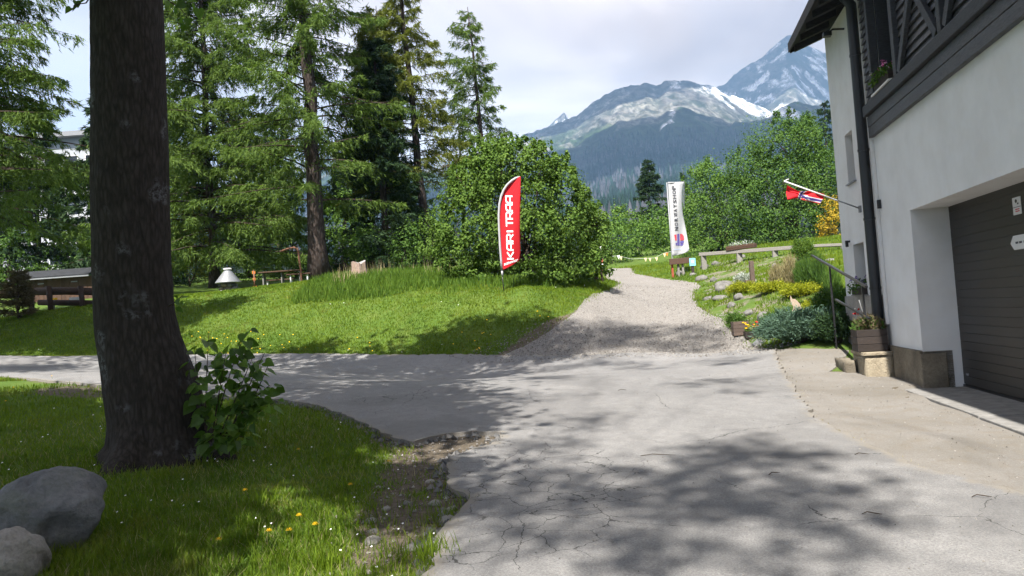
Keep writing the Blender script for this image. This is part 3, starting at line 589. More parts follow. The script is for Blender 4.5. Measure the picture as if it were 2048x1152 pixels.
sheet('driveway_apron', sdfR, (1, 9, -9, 19), 0.12, 0.012, 'apron', 'worn beige concrete apron in front of the garage', 0.03, 2.5, 9)
sheet('asphalt_road', sdfA, (-30, 7, -12, 28), 0.09, 0.048, 'asphalt', 'cracked grey asphalt road junction with a pothole at its edge', 0.085, 7.5, 4, crackf)

# far hills and mountains: real distances, up to 5.5 km
def azel(px, py):
    r = ray(np.array([p for p in px], float), np.array(py, float)); return np.arctan2(r[:, 0], r[:, 1]), r[:, 2] / np.hypot(r[:, 0], r[:, 1])
SB = [(-900, 560), (-300, 520), (0, 480), (200, 440), (400, 380), (560, 330), (640, 312), (690, 290), (740, 325), (800, 345), (850, 334), (930, 312), (1000, 288), (1030, 275), (1060, 262), (1100, 248), (1150, 231), (1180, 207), (1210, 187), (1232, 175), (1255, 173), (1290, 165), (1312, 171), (1330, 158), (1350, 154), (1382, 158), (1400, 163), (1440, 178), (1480, 196), (1530, 218), (1600, 240), (1700, 250), (1850, 260), (2300, 330), (3000, 420)]
SA = [(-900, 600), (900, 430), (1040, 290), (1085, 258), (1105, 243), (1118, 231), (1128, 222), (1138, 234), (1160, 250), (1250, 260), (1380, 190), (1430, 176), (1448, 166), (1480, 141), (1512, 117), (1540, 95), (1562, 77), (1574, 69), (1582, 67), (1597, 79), (1612, 88), (1636, 94), (1660, 107), (1720, 135), (1800, 175), (2000, 240), (2300, 330), (3000, 450)]
SCc = [(900, 900), (1400, 700), (1455, 262), (1470, 243), (1500, 241), (1540, 233), (1562, 215), (1580, 209), (1600, 208), (1625, 211), (1655, 205), (1720, 205), (1850, 230), (2300, 330)]
def prof(S):
    a, t_ = azel([s[0] for s in S], [s[1] for s in S]); return a, t_
aB, tB = prof(SB); aA, tA = prof(SA); aC, tC = prof(SCc)
azf = np.concatenate([np.linspace(-math.pi, -0.75, 60)[:-1], np.linspace(-0.75, -0.12, 200)[:-1], np.linspace(-0.12, 0.5, 520)[:-1], np.linspace(0.5, 0.9, 60)[:-1], np.linspace(0.9, math.pi, 60)])
rng_r = np.concatenate([np.geomspace(56, 900, 60)[:-1], np.linspace(900, 4300, 190)[:-1], np.linspace(4300, 7200, 110)])
RB, RA, RC = 3900.0, 5250.0, 2850.0
def hills_z(az, r):
    fall = sstep(2.0, 0.9, np.abs(az - 0.05)); tb = np.interp(az, aB, tB) * fall + 0.015 * (1 - fall); ta = np.interp(az, aA, tA) * fall + 0.01 * (1 - fall); tcx = np.interp(az, aC, tC) * fall
    x58, y58 = 56 * np.sin(az), 56 * np.cos(az); t0 = np.where(np.abs(az) < 1.3, (gz(np.clip(x58, -46, 41), np.clip(y58, -13, 73)) - 1.9) / 56, 0.0)
    s = np.clip((r - 56) / (RB - 56), 0, None); tn = t0 + (tb - t0) * np.minimum(s, 1) ** 0.72
    bump = np.where(tcx > tn, (tcx - tn), 0) * np.exp(-((r - RC) / 420) ** 2); zb = (tn + bump) * r
    zb = np.where(r > RB, tb * RB - (r - RB) * 0.28, zb)
    za = ta * RA - np.abs(r - RA) * np.where(r < RA, 0.62, 0.5); za = np.where(r > 3300, za, -1e3)
    z = np.maximum(zb, za) ; u = az * r
    # gullies and crags running down the slopes
    g = np.abs(fbm(u / 210 + 0.35 * vnoise(u / 500, r / 500, 3), r / 900, 5, 21, 0.55) - 0.5) * 2; k = sstep(700, 3000, r)
    g2 = np.abs(fbm(u / 95, r / 260, 4, 31, 0.55) - 0.5) * 2
    z = z - k * (34 * (0.35 - g) + 14 * (0.3 - g2)) * np.where(z > 500, 1.0, 0.45); z = z + (fbm(u / 60, r / 60, 3, 9) - 0.5) * 0.02 * np.minimum(r, 1500) * sstep(200, 900, r)
    return z + 1.6
AZ, RR = np.meshgrid(azf, rng_r); HZ = hills_z(AZ, RR); V = np.stack([RR * np.sin(AZ), RR * np.cos(AZ), HZ], -1).reshape(-1, 3)
me = fmesh('mountains', V, grid_faces(len(rng_r), len(azf)), True)
# natural cover by height, steepness and place: forest, dwarf pine, scree, rock, snow
u, r_ = (AZ * RR), RR; gzr = np.gradient(HZ, axis=0) / np.gradient(RR, axis=0); gza = np.gradient(HZ, axis=1) / (np.gradient(AZ, axis=1) * RR); conc = np.abs(fbm(u / 210 + 0.35 * vnoise(u / 500, r_ / 500, 3), r_ / 900, 5, 21, 0.55) - 0.5) * 2
n1_ = fbm(u / 120, r_ / 320, 5, 41); n2_ = fbm(u / 45, r_ / 150, 4, 51); n3_ = fbm(u / 420, r_ / 500, 3, 61)
def lerp3(a, b, t): return a + (b - a) * t[..., None]
forest = np.array([0.012, 0.024, 0.018]); dead = np.array([0.07, 0.072, 0.085]); pine = np.array([0.040, 0.066, 0.028]); scree = np.array([0.21, 0.20, 0.18]); rockc = np.array([0.115, 0.107, 0.10]); snow = np.array([0.86, 0.88, 0.92])
C = np.broadcast_to(forest, HZ.shape + (3,)).copy(); C = lerp3(C, dead, sstep(0.47, 0.6, n3_) * sstep(0.45, 0.6, n1_) * 0.75 * sstep(250, 420, HZ))
C = lerp3(C, pine, sstep(440, 520, HZ + (n3_ - .5) * 160)); C = lerp3(C, scree, sstep(0.54, 0.60, n1_) * sstep(560, 680, HZ + (n3_ - .5) * 200) * 0.8)
C = lerp3(C, rockc, sstep(760, 900, HZ + (n3_ - .5) * 300)); C = lerp3(C, scree, sstep(0.50, 0.56, n2_ * 0.5 + n1_ * 0.5) * sstep(660, 800, HZ) * sstep(1150, 1000, HZ) * 0.85)
sn = sstep(0.61, 0.64, n2_ * 0.55 + (1 - conc) * 0.28 + n1_ * 0.17) * sstep(760, 1050, HZ + (n3_ - .5) * 200); C = lerp3(C, snow, sn * np.where(RR > 4300, 0.95, 0.12))
def azpatch(px, py):    # snow lying in the saddle and a gully, given as places on the slope
    a, t_ = azel(px, py); return a, t_
el = (HZ - 1.6) / RR
for poly, col, amt in (([(1388, 158), (1470, 172), (1540, 192), (1605, 228), (1585, 242), (1530, 236), (1470, 212), (1430, 193)], snow, 1.0), ([(1330, 158), (1362, 162), (1358, 176), (1338, 168)], snow, 0.9),
                       ([(1338, 240), (1346, 222), (1351, 225), (1340, 262), (1322, 275), (1326, 262)], snow, 1.0), ([(1540, 172), (1580, 180), (1595, 205), (1560, 200)], np.array([.27, .25, .22]), 0.8),
                       ([(1470, 238), (1530, 232), (1570, 236), (1530, 243)], np.array([.26, .24, .21]), 0.9), ([(1240, 200), (1320, 200), (1340, 215), (1300, 222), (1250, 215)], np.array([.27, .26, .21]), 0.6)):
    pa, pe = azpatch([q[0] for q in poly], [q[1] for q in poly]); s = poly_sdf(AZ, el, np.column_stack([pa, pe])); lo, hi = (2300, 3350) if poly[0] == (1470, 238) else ((3950, 5600) if poly[0] == (1540, 172) else (2600, 4200))
    C = lerp3(C, col, sstep(-0.002, 0.003, s + (n2_ - 0.5) * 0.022) * amt * ((RR > lo) & (RR < hi)))
ca = me.color_attributes.new('cover', 'FLOAT_COLOR', 'POINT'); ca.data.foreach_set('color', np.concatenate([C, np.ones(C.shape[:2] + (1,))], -1).astype(np.float32).ravel())
t = NT('mountain'); k = t.attrc('cover'); n = t.noise(t.scale(t.pos(), (1.5, .5, .5)), 0.018, 10, 0.72, 0.3); n2 = t.noise(t.pos(), 0.006, 5, 0.6); k = t.mix(1.0, k, t.ramp(n, [(0.40, 0.28), (0.50, 0.85), (0.57, 1.35)]), 'MULTIPLY'); k = t.mix(t.math('MULTIPLY', t.ramp(n2, [(0.42, 0.0), (0.60, 0.55)]), t.ramp(n, [(0.5, 1.0), (0.56, 0.0)])), k, (0.045, 0.062, 0.035)); t.bsdf(k, 0.95, 0.05, bump=t.bump(n, 1.0, 26.0)); M['mountain'] = t.m
tag(link('mountains', me, 'mountain'), 'rocky mountain ridge and snow streaked peak above forested slopes', None, None, 'structure')
# spruce forest on the lower slopes: one mass of small pointed trees
r = np.random.default_rng(77); N = 21000
rr = np.exp(r.uniform(math.log(420), math.log(2600), N)); aa = r.uniform(-0.62, 0.62, N); keep = (aa > -0.25) | (r.uniform(size=N) < 0.35); rr, aa = rr[keep], aa[keep]
bx_, by_ = rr * np.sin(aa), rr * np.cos(aa); bz = hills_z(aa, rr) - 0.5; keep = (bz < 560); bx_, by_, bz, rr, aa = bx_[keep], by_[keep], bz[keep], rr[keep], aa[keep]
N = len(rr); hh = r.uniform(9, 22, N) * (0.7 + 0.3 * sstep(100, 700, rr)); ww = hh * r.uniform(0.13, 0.20, N); B0 = np.stack([bx_, by_, bz], 1); Vs = []; seg = 5
for lvl, (f0, wf) in enumerate(((0.05, 1.0), (0.42, 0.62))):
    th = r.uniform(0, 6.28, N)[:, None] + np.arange(seg) * 2 * math.pi / seg; jit = r.uniform(0.65, 1.3, (N, seg)); ring = np.stack([B0[:, None, 0] + np.cos(th) * (ww * wf)[:, None] * jit, B0[:, None, 1] + np.sin(th) * (ww * wf)[:, None] * jit, np.broadcast_to((B0[:, 2] + hh * f0)[:, None], th.shape) + r.normal(size=th.shape) * 0.06 * hh[:, None]], -1)
    tp = B0 + np.stack([0 * hh, 0 * hh, hh * (0.62 if lvl == 0 else 1.0)], 1); Vs.append(np.concatenate([ring, tp[:, None, :]], 1))
VV = np.concatenate([v.reshape(-1, 3) for v in Vs]); k0 = np.arange(2 * N)[:, None] * (seg + 1); j = np.arange(seg)[None, :]; Fs = np.stack([k0 + j, k0 + (j + 1) % seg, np.broadcast_to(k0 + seg, (2 * N, seg))], -1).reshape(-1, 3)
me = fmesh('forest', VV, Fs, False); dd = (vnoise(bx_ / 160, by_ / 160, 5) > 0.58) & (r.uniform(size=N) < 0.6) & (rr > 350); cc = np.where(dd[:, None], np.array([0.075, 0.078, 0.09]) * r.uniform(0.6, 1.1, (N, 1)), np.array([0.012, 0.027, 0.018]) * r.uniform(0.6, 1.6, (N, 1)))
cc = np.concatenate([np.repeat(cc, seg + 1, 0), np.repeat(cc, seg + 1, 0)]); ca = me.color_attributes.new('cover', 'FLOAT_COLOR', 'POINT'); ca.data.foreach_set('color', np.column_stack([cc, np.ones(len(cc))]).astype(np.float32).ravel())
t = NT('forest'); t.bsdf(t.attrc('cover'), 0.9, 0.1); M['forest'] = t.m
tag(link('spruce_forest', me, 'forest'), 'distant spruce forest covering the lower mountain slope', 'forest', None, 'stuff')
# the air
zlo, zhi = float(min(HZ.min(), _GZ.min())) - 1.5, float(HZ.max()) + 25
mb = MB().box((0, 0, (zlo + zhi) / 2), (15200, 15200, zhi - zlo)); t = NT('haze'); pv = t.n('ShaderNodeVolumePrincipled'); pv.inputs['Color'].default_value = (0.34, 0.60, 1.0, 1); pv.inputs['Density'].default_value = 0.00018; pv.inputs['Anisotropy'].default_value = 0.0; t.l(pv.outputs[0], t.out.inputs['Volume']); M['haze'] = t.m
tag(mb.build('haze', 'haze', None), 'thin blue summer haze in front of the mountains', 'haze', None, 'stuff')

# cumulus clouds higher up, out of the picture; their shade lies on the peak and the lower slopes
M['cloud'] = plain('cloud_white', (0.85, 0.86, 0.88), 1.0, 0.0, var=0.03, scale=0.002)
def cloud(c, rx, ry, seed, label):
    import bmesh
    r = np.random.default_rng(seed); bm = bmesh.new(); bmesh.ops.create_icosphere(bm, subdivisions=5, radius=1.0); V = np.array([v.co[:] for v in bm.verts]); Fs = np.array([[v.index for v in f.verts] for f in bm.faces]); bm.free()
    n = fbm(V[:, 0] * 1.6 + seed, V[:, 1] * 1.6 + V[:, 2], 5, seed); V = V * (0.55 + 0.9 * n)[:, None]; V[:, 2] = np.where(V[:, 2] < 0, V[:, 2] * .25, V[:, 2]); tag(put('cloud', V * [rx, ry, 420] + np.asarray(c), Fs, 'cloud', None, True, np.asarray(c, float)), label, None, None, 'structure')
def cshade(az_px, py, rng_, zc):
    a_, t_ = azel([az_px], [py]); q = np.array([rng_ * math.sin(a_[0]), rng_ * math.cos(a_[0]), t_[0] * rng_ + 1.6]); return q + SUN * ((zc - q[2]) / SUN[2])
cloud(cshade(1590, 150, 5000, 2700), 900, 800, 3, 'cloud whose shade lies on the snowy peak'); cloud(cshade(1120, 330, 2200, 2700), 1100, 900, 5, 'cloud whose shade lies on the lower forest'); cloud(cshade(1450, 300, 2300, 2800), 1000, 800, 7, 'cloud whose shade lies on the right hand forest'); cloud(cshade(1200, 195, 3750, 2750), 520, 420, 9, 'small cloud shading the left shoulder of the ridge')

# ================================================================== HOUSE
hb = HW(11.0, -2.0, 0.1); house = empty('house', hb, 'white plastered house with dark timber upper storey and brown garage door', 'house')
def wall_grid(mb, a0, a1, w0, w1, v0, v1, holes):
    """slab between v0 (back) and v1 (front) with rectangular openings (a0,a1,w0,w1), as butted blocks"""
    A = sorted({a0, a1, *[h[0] for h in holes], *[h[1] for h in holes]}); Wd = sorted({w0, w1, *[h[2] for h in holes], *[h[3] for h in holes]})
    A = [x for x in A if a0 <= x <= a1]; Wd = [x for x in Wd if w0 <= x <= w1]
    solid = {}
    for i in range(len(A) - 1):
        for j in range(len(Wd) - 1):
            ca, cw = (A[i] + A[i + 1]) / 2, (Wd[j] + Wd[j + 1]) / 2; solid[i, j] = not any(h[0] < ca < h[1] and h[2] < cw < h[3] for h in holes)
    for (i, j), s in solid.items():
        if not s: continue
        q = [A[i], A[i + 1]], [Wd[j], Wd[j + 1]]
        mb.add([HW(q[0][0], v1, q[1][0]), HW(q[0][1], v1, q[1][0]), HW(q[0][1], v1, q[1][1]), HW(q[0][0], v1, q[1][1])], [(0, 3, 2, 1)])
        mb.add([HW(q[0][0], v0, q[1][0]), HW(q[0][1], v0, q[1][0]), HW(q[0][1], v0, q[1][1]), HW(q[0][0], v0, q[1][1])], [(0, 1, 2, 3)])
        for di, dj, ed in ((-1, 0, ((0, 0), (0, 1))), (1, 0, ((1, 0), (1, 1))), (0, -1, ((0, 0), (1, 0))), (0, 1, ((0, 1), (1, 1)))):
            if not solid.get((i + di, j + dj), False):
                p, r2 = ed; mb.add([HW(q[0][p[0]], v1, q[1][p[1]]), HW(q[0][r2[0]], v1, q[1][r2[1]]), HW(q[0][r2[0]], v0, q[1][r2[1]]), HW(q[0][p[0]], v0, q[1][p[1]])], [(0, 1, 2, 3)])
    return mb
mb = MB(); wall_grid(mb, -6.0, 15.9, -0.3, 6.66, -0.55, 0.0, [(6.4, 11.66, -0.3, 2.68), (14.45, 14.98, 3.57, 4.49), (14.30, 15.05, 1.50, 2.44), (11.62, 12.5, 4.60, 6.2)])
mb.hbox(15.35, 15.9, -8.0, -0.552, -0.3, 6.66); mb.hbox(-6, -5.5, -8.0, -0.552, -0.3, 6.66); mb.hbox(-6, 15.9, -8.5, -8.0, -0.3, 6.66)
mb.build('wall', 'plaster', house)
# gable triangle at the far end
mb = MB(); mb.add([HW(15.9, -0.001, 6.66), HW(15.9, -8.5, 6.66), HW(15.9, -4.25, 8.3), HW(15.6, -0.001, 6.66), HW(15.6, -8.5, 6.66), HW(15.6, -4.25, 8.3)], [(0, 1, 2), (5, 4, 3), (0, 3, 4, 1), (1, 4, 5, 2), (2, 5, 3, 0)]); mb.build('gable', 'plaster', house)
# plinths
mb = MB().hbox(11.66, 13.25, -0.4, 0.045, -0.3, 0.66); mb.hbox(11.615, 11.66, -0.30, 0.045, -0.3, 0.62); mb.build('plinth', 'plinth', house, bevel=0.012)['label'] = 'stained brown stone plinth beside the garage'
mb = MB().hbox(13.252, 15.93, -0.3, 0.03, -0.3, 1.48); mb.build('plinth', 'plinth2', house, bevel=0.01)
# garage door: horizontal ribbed sections
door = MB().hbox(6.3, 11.75, -0.58, -0.522, 0.13, 2.72).build('garage_door', 'garage', house); door['label'] = 'dark brown ribbed garage door'
for k in range(21):
    w0 = 0.17 + k * 0.121; MB().hbox(6.3, 11.74, -0.520, -0.503 , w0, w0 + 0.1195).build('slat', 'garage', door, bevel=0.004)
MB().hbox(6.3, 11.72, -0.50, -0.488, 0.12, 0.165).build('bottom_seal', 'black', door)
MB().hbox(11.45, 11.52, -0.498, -0.485, 0.30, 0.33).build('handle', 'metal_grey', door)
# threshold slab with joint
MB().hbox(9.05, 11.62, -0.52, 0.30, -0.2, 0.135).build('threshold', 'concrete', house, bevel=0.01); MB().hbox(6.4, 9.03, -0.52, 0.30, -0.2, 0.128).build('threshold', 'concrete', house, bevel=0.01)
# window niches
def niche(a0, a1, w0, w1, v, name='window'):
    f = MB(); d_ = 0.05
    f.hbox(a0, a1, v - .03, v, w1 - d_, w1); f.hbox(a0, a1, v - .03, v, w0, w0 + d_); f.hbox(a0, a0 + d_, v - .03, v, w0 + d_, w1 - d_); f.hbox(a1 - d_, a1, v - .03, v, w0 + d_, w1 - d_)
    w = f.build(name, 'brown_wood', house); MB().hbox(a0 + d_, a1 - d_, v - .025, v - .018, w0 + d_, w1 - d_).build('pane', 'glass', w); return w
w = niche(14.45, 14.98, 3.57, 4.49, -0.30); MB().hbox(14.40, 15.02, -0.28, 0.05, 3.545, 3.568).build('sill', 'metal_grey', w)
w = niche(14.30, 15.05, 1.50, 2.44, -0.25)
MB().hbox(14.25, 15.1, -0.24, 0.10, 1.482, 1.498).build('sill', 'concrete', w)
w = niche(11.62, 12.5, 4.62, 6.2, -0.28); [MB().hbox(a0, a1, -0.279, 0.001, 4.60, 6.2).build('jamb_board', 'beam_dark', w) for a0, a1 in ((11.622, 11.65), (12.47, 12.498))]; MB().hbox(12.04, 12.10, -0.279, -0.25, 4.67, 6.15).build('mullion', 'brown_wood', w); MB().hbox(11.60, 12.52, -0.27, 0.155, 4.572, 4.598).build('sill', 'white', w)
# timber upper storey: trim boards, sill beam, clapboards, posts and braces
for w0, w1, v in ((4.05, 4.215, 0.075), (4.22, 4.385, 0.082)):
    MB().hbox(-6, 13.12, 0.002, v, w0, w1).build('trim_board', 'wood_dark', house, bevel=0.006)
MB().hbox(-6, 13.14, 0.002, 0.135, 4.40, 4.57).build('sill_beam', 'beam_dark', house, bevel=0.01)
rs = np.random.default_rng(5)
for k in range(16):
    w0 = 4.575 + k * 0.125
    for a0, a1 in ((12.62, 13.10), (-6, 11.30)):
        c = [HW(a, v, w) for w, vb in ((w0, 0.078), (w0 + 0.123, 0.040)) for a, v in ((a0, 0.002), (a0, vb), (a1 + rs.uniform(-.02, .03) * (a0 > 12), vb), (a1, 0.002))]
        MB().box8(c).build('clapboard', 'wood_dark', house)
for a0, a1 in ((12.50, 12.62), (11.32, 11.46), (9.60, 9.72), (7.9, 8.02)):
    MB().hbox(a0, a1, 0.003, 0.128, 4.572, 6.6).build('post', 'beam_dark', house, bevel=0.008)
for (a0, w0), (a1, w1) in (((11.26, 4.58), (10.60, 5.45)), ((9.80, 4.60), (10.48, 5.45)), ((9.52, 4.60), (8.86, 5.5)), ((8.1, 4.6), (8.76, 5.5))):
    MB().beam(HW(a0, 0.096, w0), HW(a1, 0.096, w1), 0.12, 0.06, HN).build('brace', 'beam_dark', house, bevel=0.006)
MB().hbox(-6, 13.12, 0.003, 0.13, 5.62, 5.74).build('rail_beam', 'beam_dark', house, bevel=0.008) if False else None
# roof: slab, fascia, soffit boards, rafters
def rf(a, v, dw): return HW(a, v, 6.60 + (0.6 - v) * 0.36 + dw)
roof = MB().box8([rf(a, v, dw) for dw in (0.07, 0.16) for a, v in ((-6.5, 0.62), (16.15, 0.62), (16.15, -4.25), (-6.5, -4.25))]).build('roof', 'roof_felt', house)
mb = MB(); z_ = 6.6 + 4.85 * 0.36; mb.box8([HW(a, v, w + dw) for dw in (0.07, 0.16) for a, v, w in ((-6.5, -4.25, z_), (16.15, -4.25, z_), (16.15, -9.2, 6.55), (-6.5, -9.2, 6.55))]); mb.build('roof', 'roof_felt', house)
for k in range(9):
    v1 = 0.60 - k * 0.145; MB().box8([rf(a, v, dw) for dw in (0.035, 0.066) for a, v in ((12.9, v1), (16.12, v1), (16.12, v1 - 0.138), (12.9, v1 - 0.138))]).build('soffit_board', 'roofwood', roof)
for a in (16.06, 15.45, 14.85, 14.25, 13.65, 13.05):
    MB().box8([rf(x, v, dw) for dw in (-0.09, 0.033) for x, v in ((a - .05, 0.55), (a + .05, 0.55), (a + .05, 0.004), (a - .05, 0.004))]).build('rafter', 'roofwood', roof)
MB().box8([rf(a, v, dw) for dw in (-0.02, 0.17) for a, v in ((12, 0.625), (16.19, 0.625), (16.19, 0.655), (12, 0.655))]).build('gutter_board', 'roofwood', roof)
MB().box8([rf(a, v, dw) for dw in (-0.05, 0.17) for a, v in ((16.155, 0.62), (16.19, 0.62), (16.19, -4.2), (16.155, -4.2))]).build('verge_board', 'roofwood', roof)
# downpipe
pp = [HW(13.33, 0.12, w) for w in np.linspace(0.55, 6.35, 12)] + [HW(13.33, 0.25, 6.55)]
dpipe = MB().tube(pp, 0.085, 14).build('downpipe', 'pipe', house, True)
for w in (1.6, 2.75, 3.9, 5.5): MB().tube([HW(13.33, 0.12, w - .02), HW(13.33, 0.12, w + .02)], 0.094, 14).build('bracket', 'black', dpipe)
MB().hbox(13.14, 13.19, 0.003, 0.05, 1.0, 4.04).build('corner_strip', 'plaster', house)
MB().hbox(13.02, 13.08, 0.003, 0.05, 2.88, 3.02).build('junction_box', 'pipe', house)
mb = MB().tube([HW(14.35, 0.0, 6.30), HW(14.35, 0.2, 6.32), HW(14.35, 0.26, 6.27)], [0.02, 0.02, 0.02], 8); mb.box(HW(14.35, 0.30, 6.24), (0.14, 0.14, 0.08), (HD, HN, np.array([0, 0, 1.]))); mb.build('wall_lamp', 'black', house, bevel=0.01)
mb = MB().tube([HW(15.25, 0.0, 2.52), HW(15.25, 0.06, 2.52)], 0.02, 8); mb.box(HW(15.25, 0.06, 2.48), (0.05, 0.05, 0.12), (HD, HN, np.array([0, 0, 1.]))); mb.build('shutter_hook', 'black', house)

# flower box on the upper window sill
def flower_box(name, label, a0, a1, v0, v1, w0, w1, cols, seed, boxmat='planter', leaf=0.05, n=260, fl=26, spread=0.10):
    e = empty(name, HW((a0 + a1) / 2, (v0 + v1) / 2, w0), label, 'flower box'); f = MB(); d_ = 0.02
    f.hbox(a0, a1, v0, v1, w0, w0 + .03); f.hbox(a0, a1, v1 - d_, v1, w0 + .03, w1); f.hbox(a0, a1, v0, v0 + d_, w0 + .03, w1); f.hbox(a0, a0 + d_, v0 + d_, v1 - d_, w0 + .03, w1); f.hbox(a1 - d_, a1, v0 + d_, v1 - d_, w0 + .03, w1); f.build('box', boxmat, e)
    MB().hbox(a0 + d_, a1 - d_, v0 + d_, v1 - d_, w0 + .031, w1 - .03).build('soil', 'bark_con', e)
    r = np.random.default_rng(seed); aa = r.uniform(a0, a1, n); vv = r.uniform(v0 - .02, v1 + spread * .6, n); ww = w1 + r.uniform(-.04, spread, n) - np.maximum(0, vv - v1) * .8
    C = np.array([HW(a, v, w) for a, v, w in zip(aa, vv, ww)]); N = unit(r.normal(size=C.shape) + [0, 0, 1]); V, Fs = kites(C, np.cross(N, r.normal(size=C.shape)), N, leaf * r.uniform(.6, 1.3, n), leaf * .6); put('leaves', V, Fs, 'maple', e)
    for k in range(fl):
        c = HW(r.uniform(a0, a1), r.uniform(v0 + .03, v1 + .05), w1 + r.uniform(spread * .5, spread * 1.3)); m = cols[k % len(cols)]; rad = r.uniform(0.025, 0.042); nn = unit(r.normal(size=3) * .5 + HN * .6 + np.array([0, 0, .6])); A = unit(np.cross(nn, [0, 0, 1.0])); B = np.cross(nn, A)
        V = [c + nn * rad * .3]; Fc = []
        for p in range(5):
            th = p * 2 * math.pi / 5; b0 = 1 + 3 * p
            for q, rr_ in ((th - .5, .8), (th, 1.05), (th + .5, .8)): V.append(c + rad * rr_ * (math.cos(q) * A + math.sin(q) * B) + nn * rad * .25 * (q != th))
            Fc += [(0, b0, b0 + 1, b0 + 2)]
        put('flower', V, np.array(Fc), m, e)
    return e
flower_box('flower_box', 'dark flower box with pink and white blooms on the upper timber window', 11.72, 12.44, -0.10, 0.12, 4.60, 4.76, ['pink', 'pink', 'whitefl'], 3, leaf=0.07, n=320, fl=22, spread=0.14)
flower_box('flower_box', 'window box with purple flowers on the low window behind the downpipe', 14.3, 15.0, -0.08, 0.10, 1.50, 1.62, ['purple'], 4, leaf=0.06, n=220, fl=16, spread=0.16)

# signs on the garage door
def wall_plate(name, pts, v, th, mat, parent=None):
    """flat plate from (a,w) outline, standing th proud of plane v"""
    n = len(pts); V = [HW(a, v, w) for a, w in pts] + [HW(a, v + th, w) for a, w in pts]; Fs = [list(range(n)), list(range(2 * n - 1, n - 1, -1))]; mb = MB().add(V, Fs)
    mb.Fc += [(i, n + i, n + (i + 1) % n, (i + 1) % n) for i in range(n)]; return mb.build(name, mat, parent)
VD = -0.502
s1 = empty('warning_sign', HW(9.59, VD, 2.3), 'small white notice with black symbol and red lines on the garage door', 'sign')
wall_plate('panel', [(9.49, 2.33), (9.69, 2.33), (9.69, 2.53), (9.49, 2.53)], VD, 0.006, 'white', s1)
ring = [(9.60 + .026 * math.cos(q), 2.487 + .022 * math.sin(q)) for q in np.linspace(0, 2 * math.pi, 13)[:-1]]; wall_plate('symbol', ring, VD + .006, .002, 'black', s1); wall_plate('symbol', [(9.54, 2.448), (9.575, 2.445), (9.57, 2.462), (9.545, 2.466)], VD + .006, .002, 'ink_grey', s1); wall_plate('divider', [(9.49, 2.414), (9.69, 2.414), (9.69, 2.420), (9.49, 2.420)], VD + .006, .002, 'ink_grey', s1)
for w in (2.385, 2.362): wall_plate('red_line', [(9.53, w), (9.63, w), (9.63, w + .012), (9.53, w + .012)], VD + .006, .002, 'ink_red', s1)
s2 = empty('arrow_sign', HW(9.6, VD, 1.9), 'white arrow shaped house sign pointing left on the garage door', 'sign')
wall_plate('panel', [(9.20, 1.93), (9.75, 1.93), (9.835, 2.01), (9.75, 2.095), (9.20, 2.095)], VD, 0.006, 'white', s2)
for a0 in (9.70, 9.61, 9.50, 9.40):
    for q in range(3): wall_plate('lettering', [(a0 - .024 * q, 1.998), (a0 - .024 * q, 2.022), (a0 - .017 - .024 * q, 2.022), (a0 - .017 - .024 * q, 1.998)], VD + .006, .002, 'ink_grey', s2)

# stone step, planter, little steps, handrail at the corner
e = empty('stone_step', HW(13.3, 0.25, 0.1), 'lit sandstone block step under the dark planter at the house corner', 'step')
rs = np.random.default_rng(8)
def rough_block(name, a0, a1, v0, v1, w0, w1, mat, parent, seed, jit=0.018):
    import bmesh
    bm = bmesh.new(); bmesh.ops.create_cube(bm, size=1.0); bmesh.ops.subdivide_edges(bm, edges=bm.edges[:], cuts=5, use_grid_fill=True); V = np.array([v.co[:] for v in bm.verts]); Fs = np.array([[v.index for v in f.verts] for f in bm.faces]); bm.free()
    V = V + .5; n = (fbm(V[:, 0] * 4 + seed, V[:, 1] * 4 + V[:, 2] * 3, 4, seed) - .5); W_ = np.array([HW(a0 + (a1 - a0) * x, v0 + (v1 - v0) * y, w0 + (w1 - w0) * z) for x, y, z in V]); c = W_.mean(0); W_ = W_ + unit(W_ - c) * (n * 2 * jit)[:, None]; 
    return put(name, W_, Fs, mat, parent, True)
rough_block('block', 12.95, 13.75, 0.05, 0.46, 0.0, 0.52, 'steppe', e, 4); rough_block('cap', 12.92, 13.76, 0.05, 0.49, 0.525, 0.575, 'steppe', e, 9, 0.006)
e = empty('stone_kerb', HW(14.0, 0.7, 0.3), 'low broken stone steps left of the dark planter', 'step')
rough_block('block', 13.45, 14.2, 0.50, 0.66, 0.1, 0.42, 'plinth', e, 14, .035)
def plank_box(name, label, c, ax, sz, mat, nplank=3, group=None):
    """open wooden trough of planks; c = centre of its base"""
    e = empty(name, c, label, 'planter', group); X, Y = ax; Z = np.array([0, 0, 1.]); lx, ly, lz = sz; ph = lz / nplank
    for k in range(nplank):
        zc = ph * (k + .5)
        for s in (-1, 1):
            MB().box(c + Y * s * (ly / 2 - .01) + Z * zc, (lx, .02, ph - .006), (X, Y, Z)).build('plank', mat, e, bevel=0.003); MB().box(c + X * s * (lx / 2 - .012) + Z * zc, (.02, ly - .045, ph - .006), (X, Y, Z)).build('plank', mat, e, bevel=0.003)
    MB().box(c + Z * (lz * .45), (lx - .05, ly - .05, lz * .86), (X, Y, Z)).build('soil', 'bark_con', e); return e
def pot_plants(e, c, ax, sz, mat, seed, n=240, leaf=0.05, h=0.18, name='foliage'):
    r = np.random.default_rng(seed); X, Y = ax; u_ = r.uniform(-.5, .5, n); v_ = r.uniform(-.5, .5, n); zz = r.uniform(0, 1, n) ** 1.5 * h * (1.2 - np.abs(u_)); C = c + X * (u_ * sz[0])[:, None] + Y * (v_ * sz[1])[:, None] + np.array([0, 0, 1.]) * (zz + sz[2] * .95)[:, None]
    V, Fs = tris(C, unit(r.normal(size=C.shape) + [0, 0, .9]), leaf * r.uniform(.7, 1.5, n), leaf * .4, r); return put(name, V, Fs, mat, e)
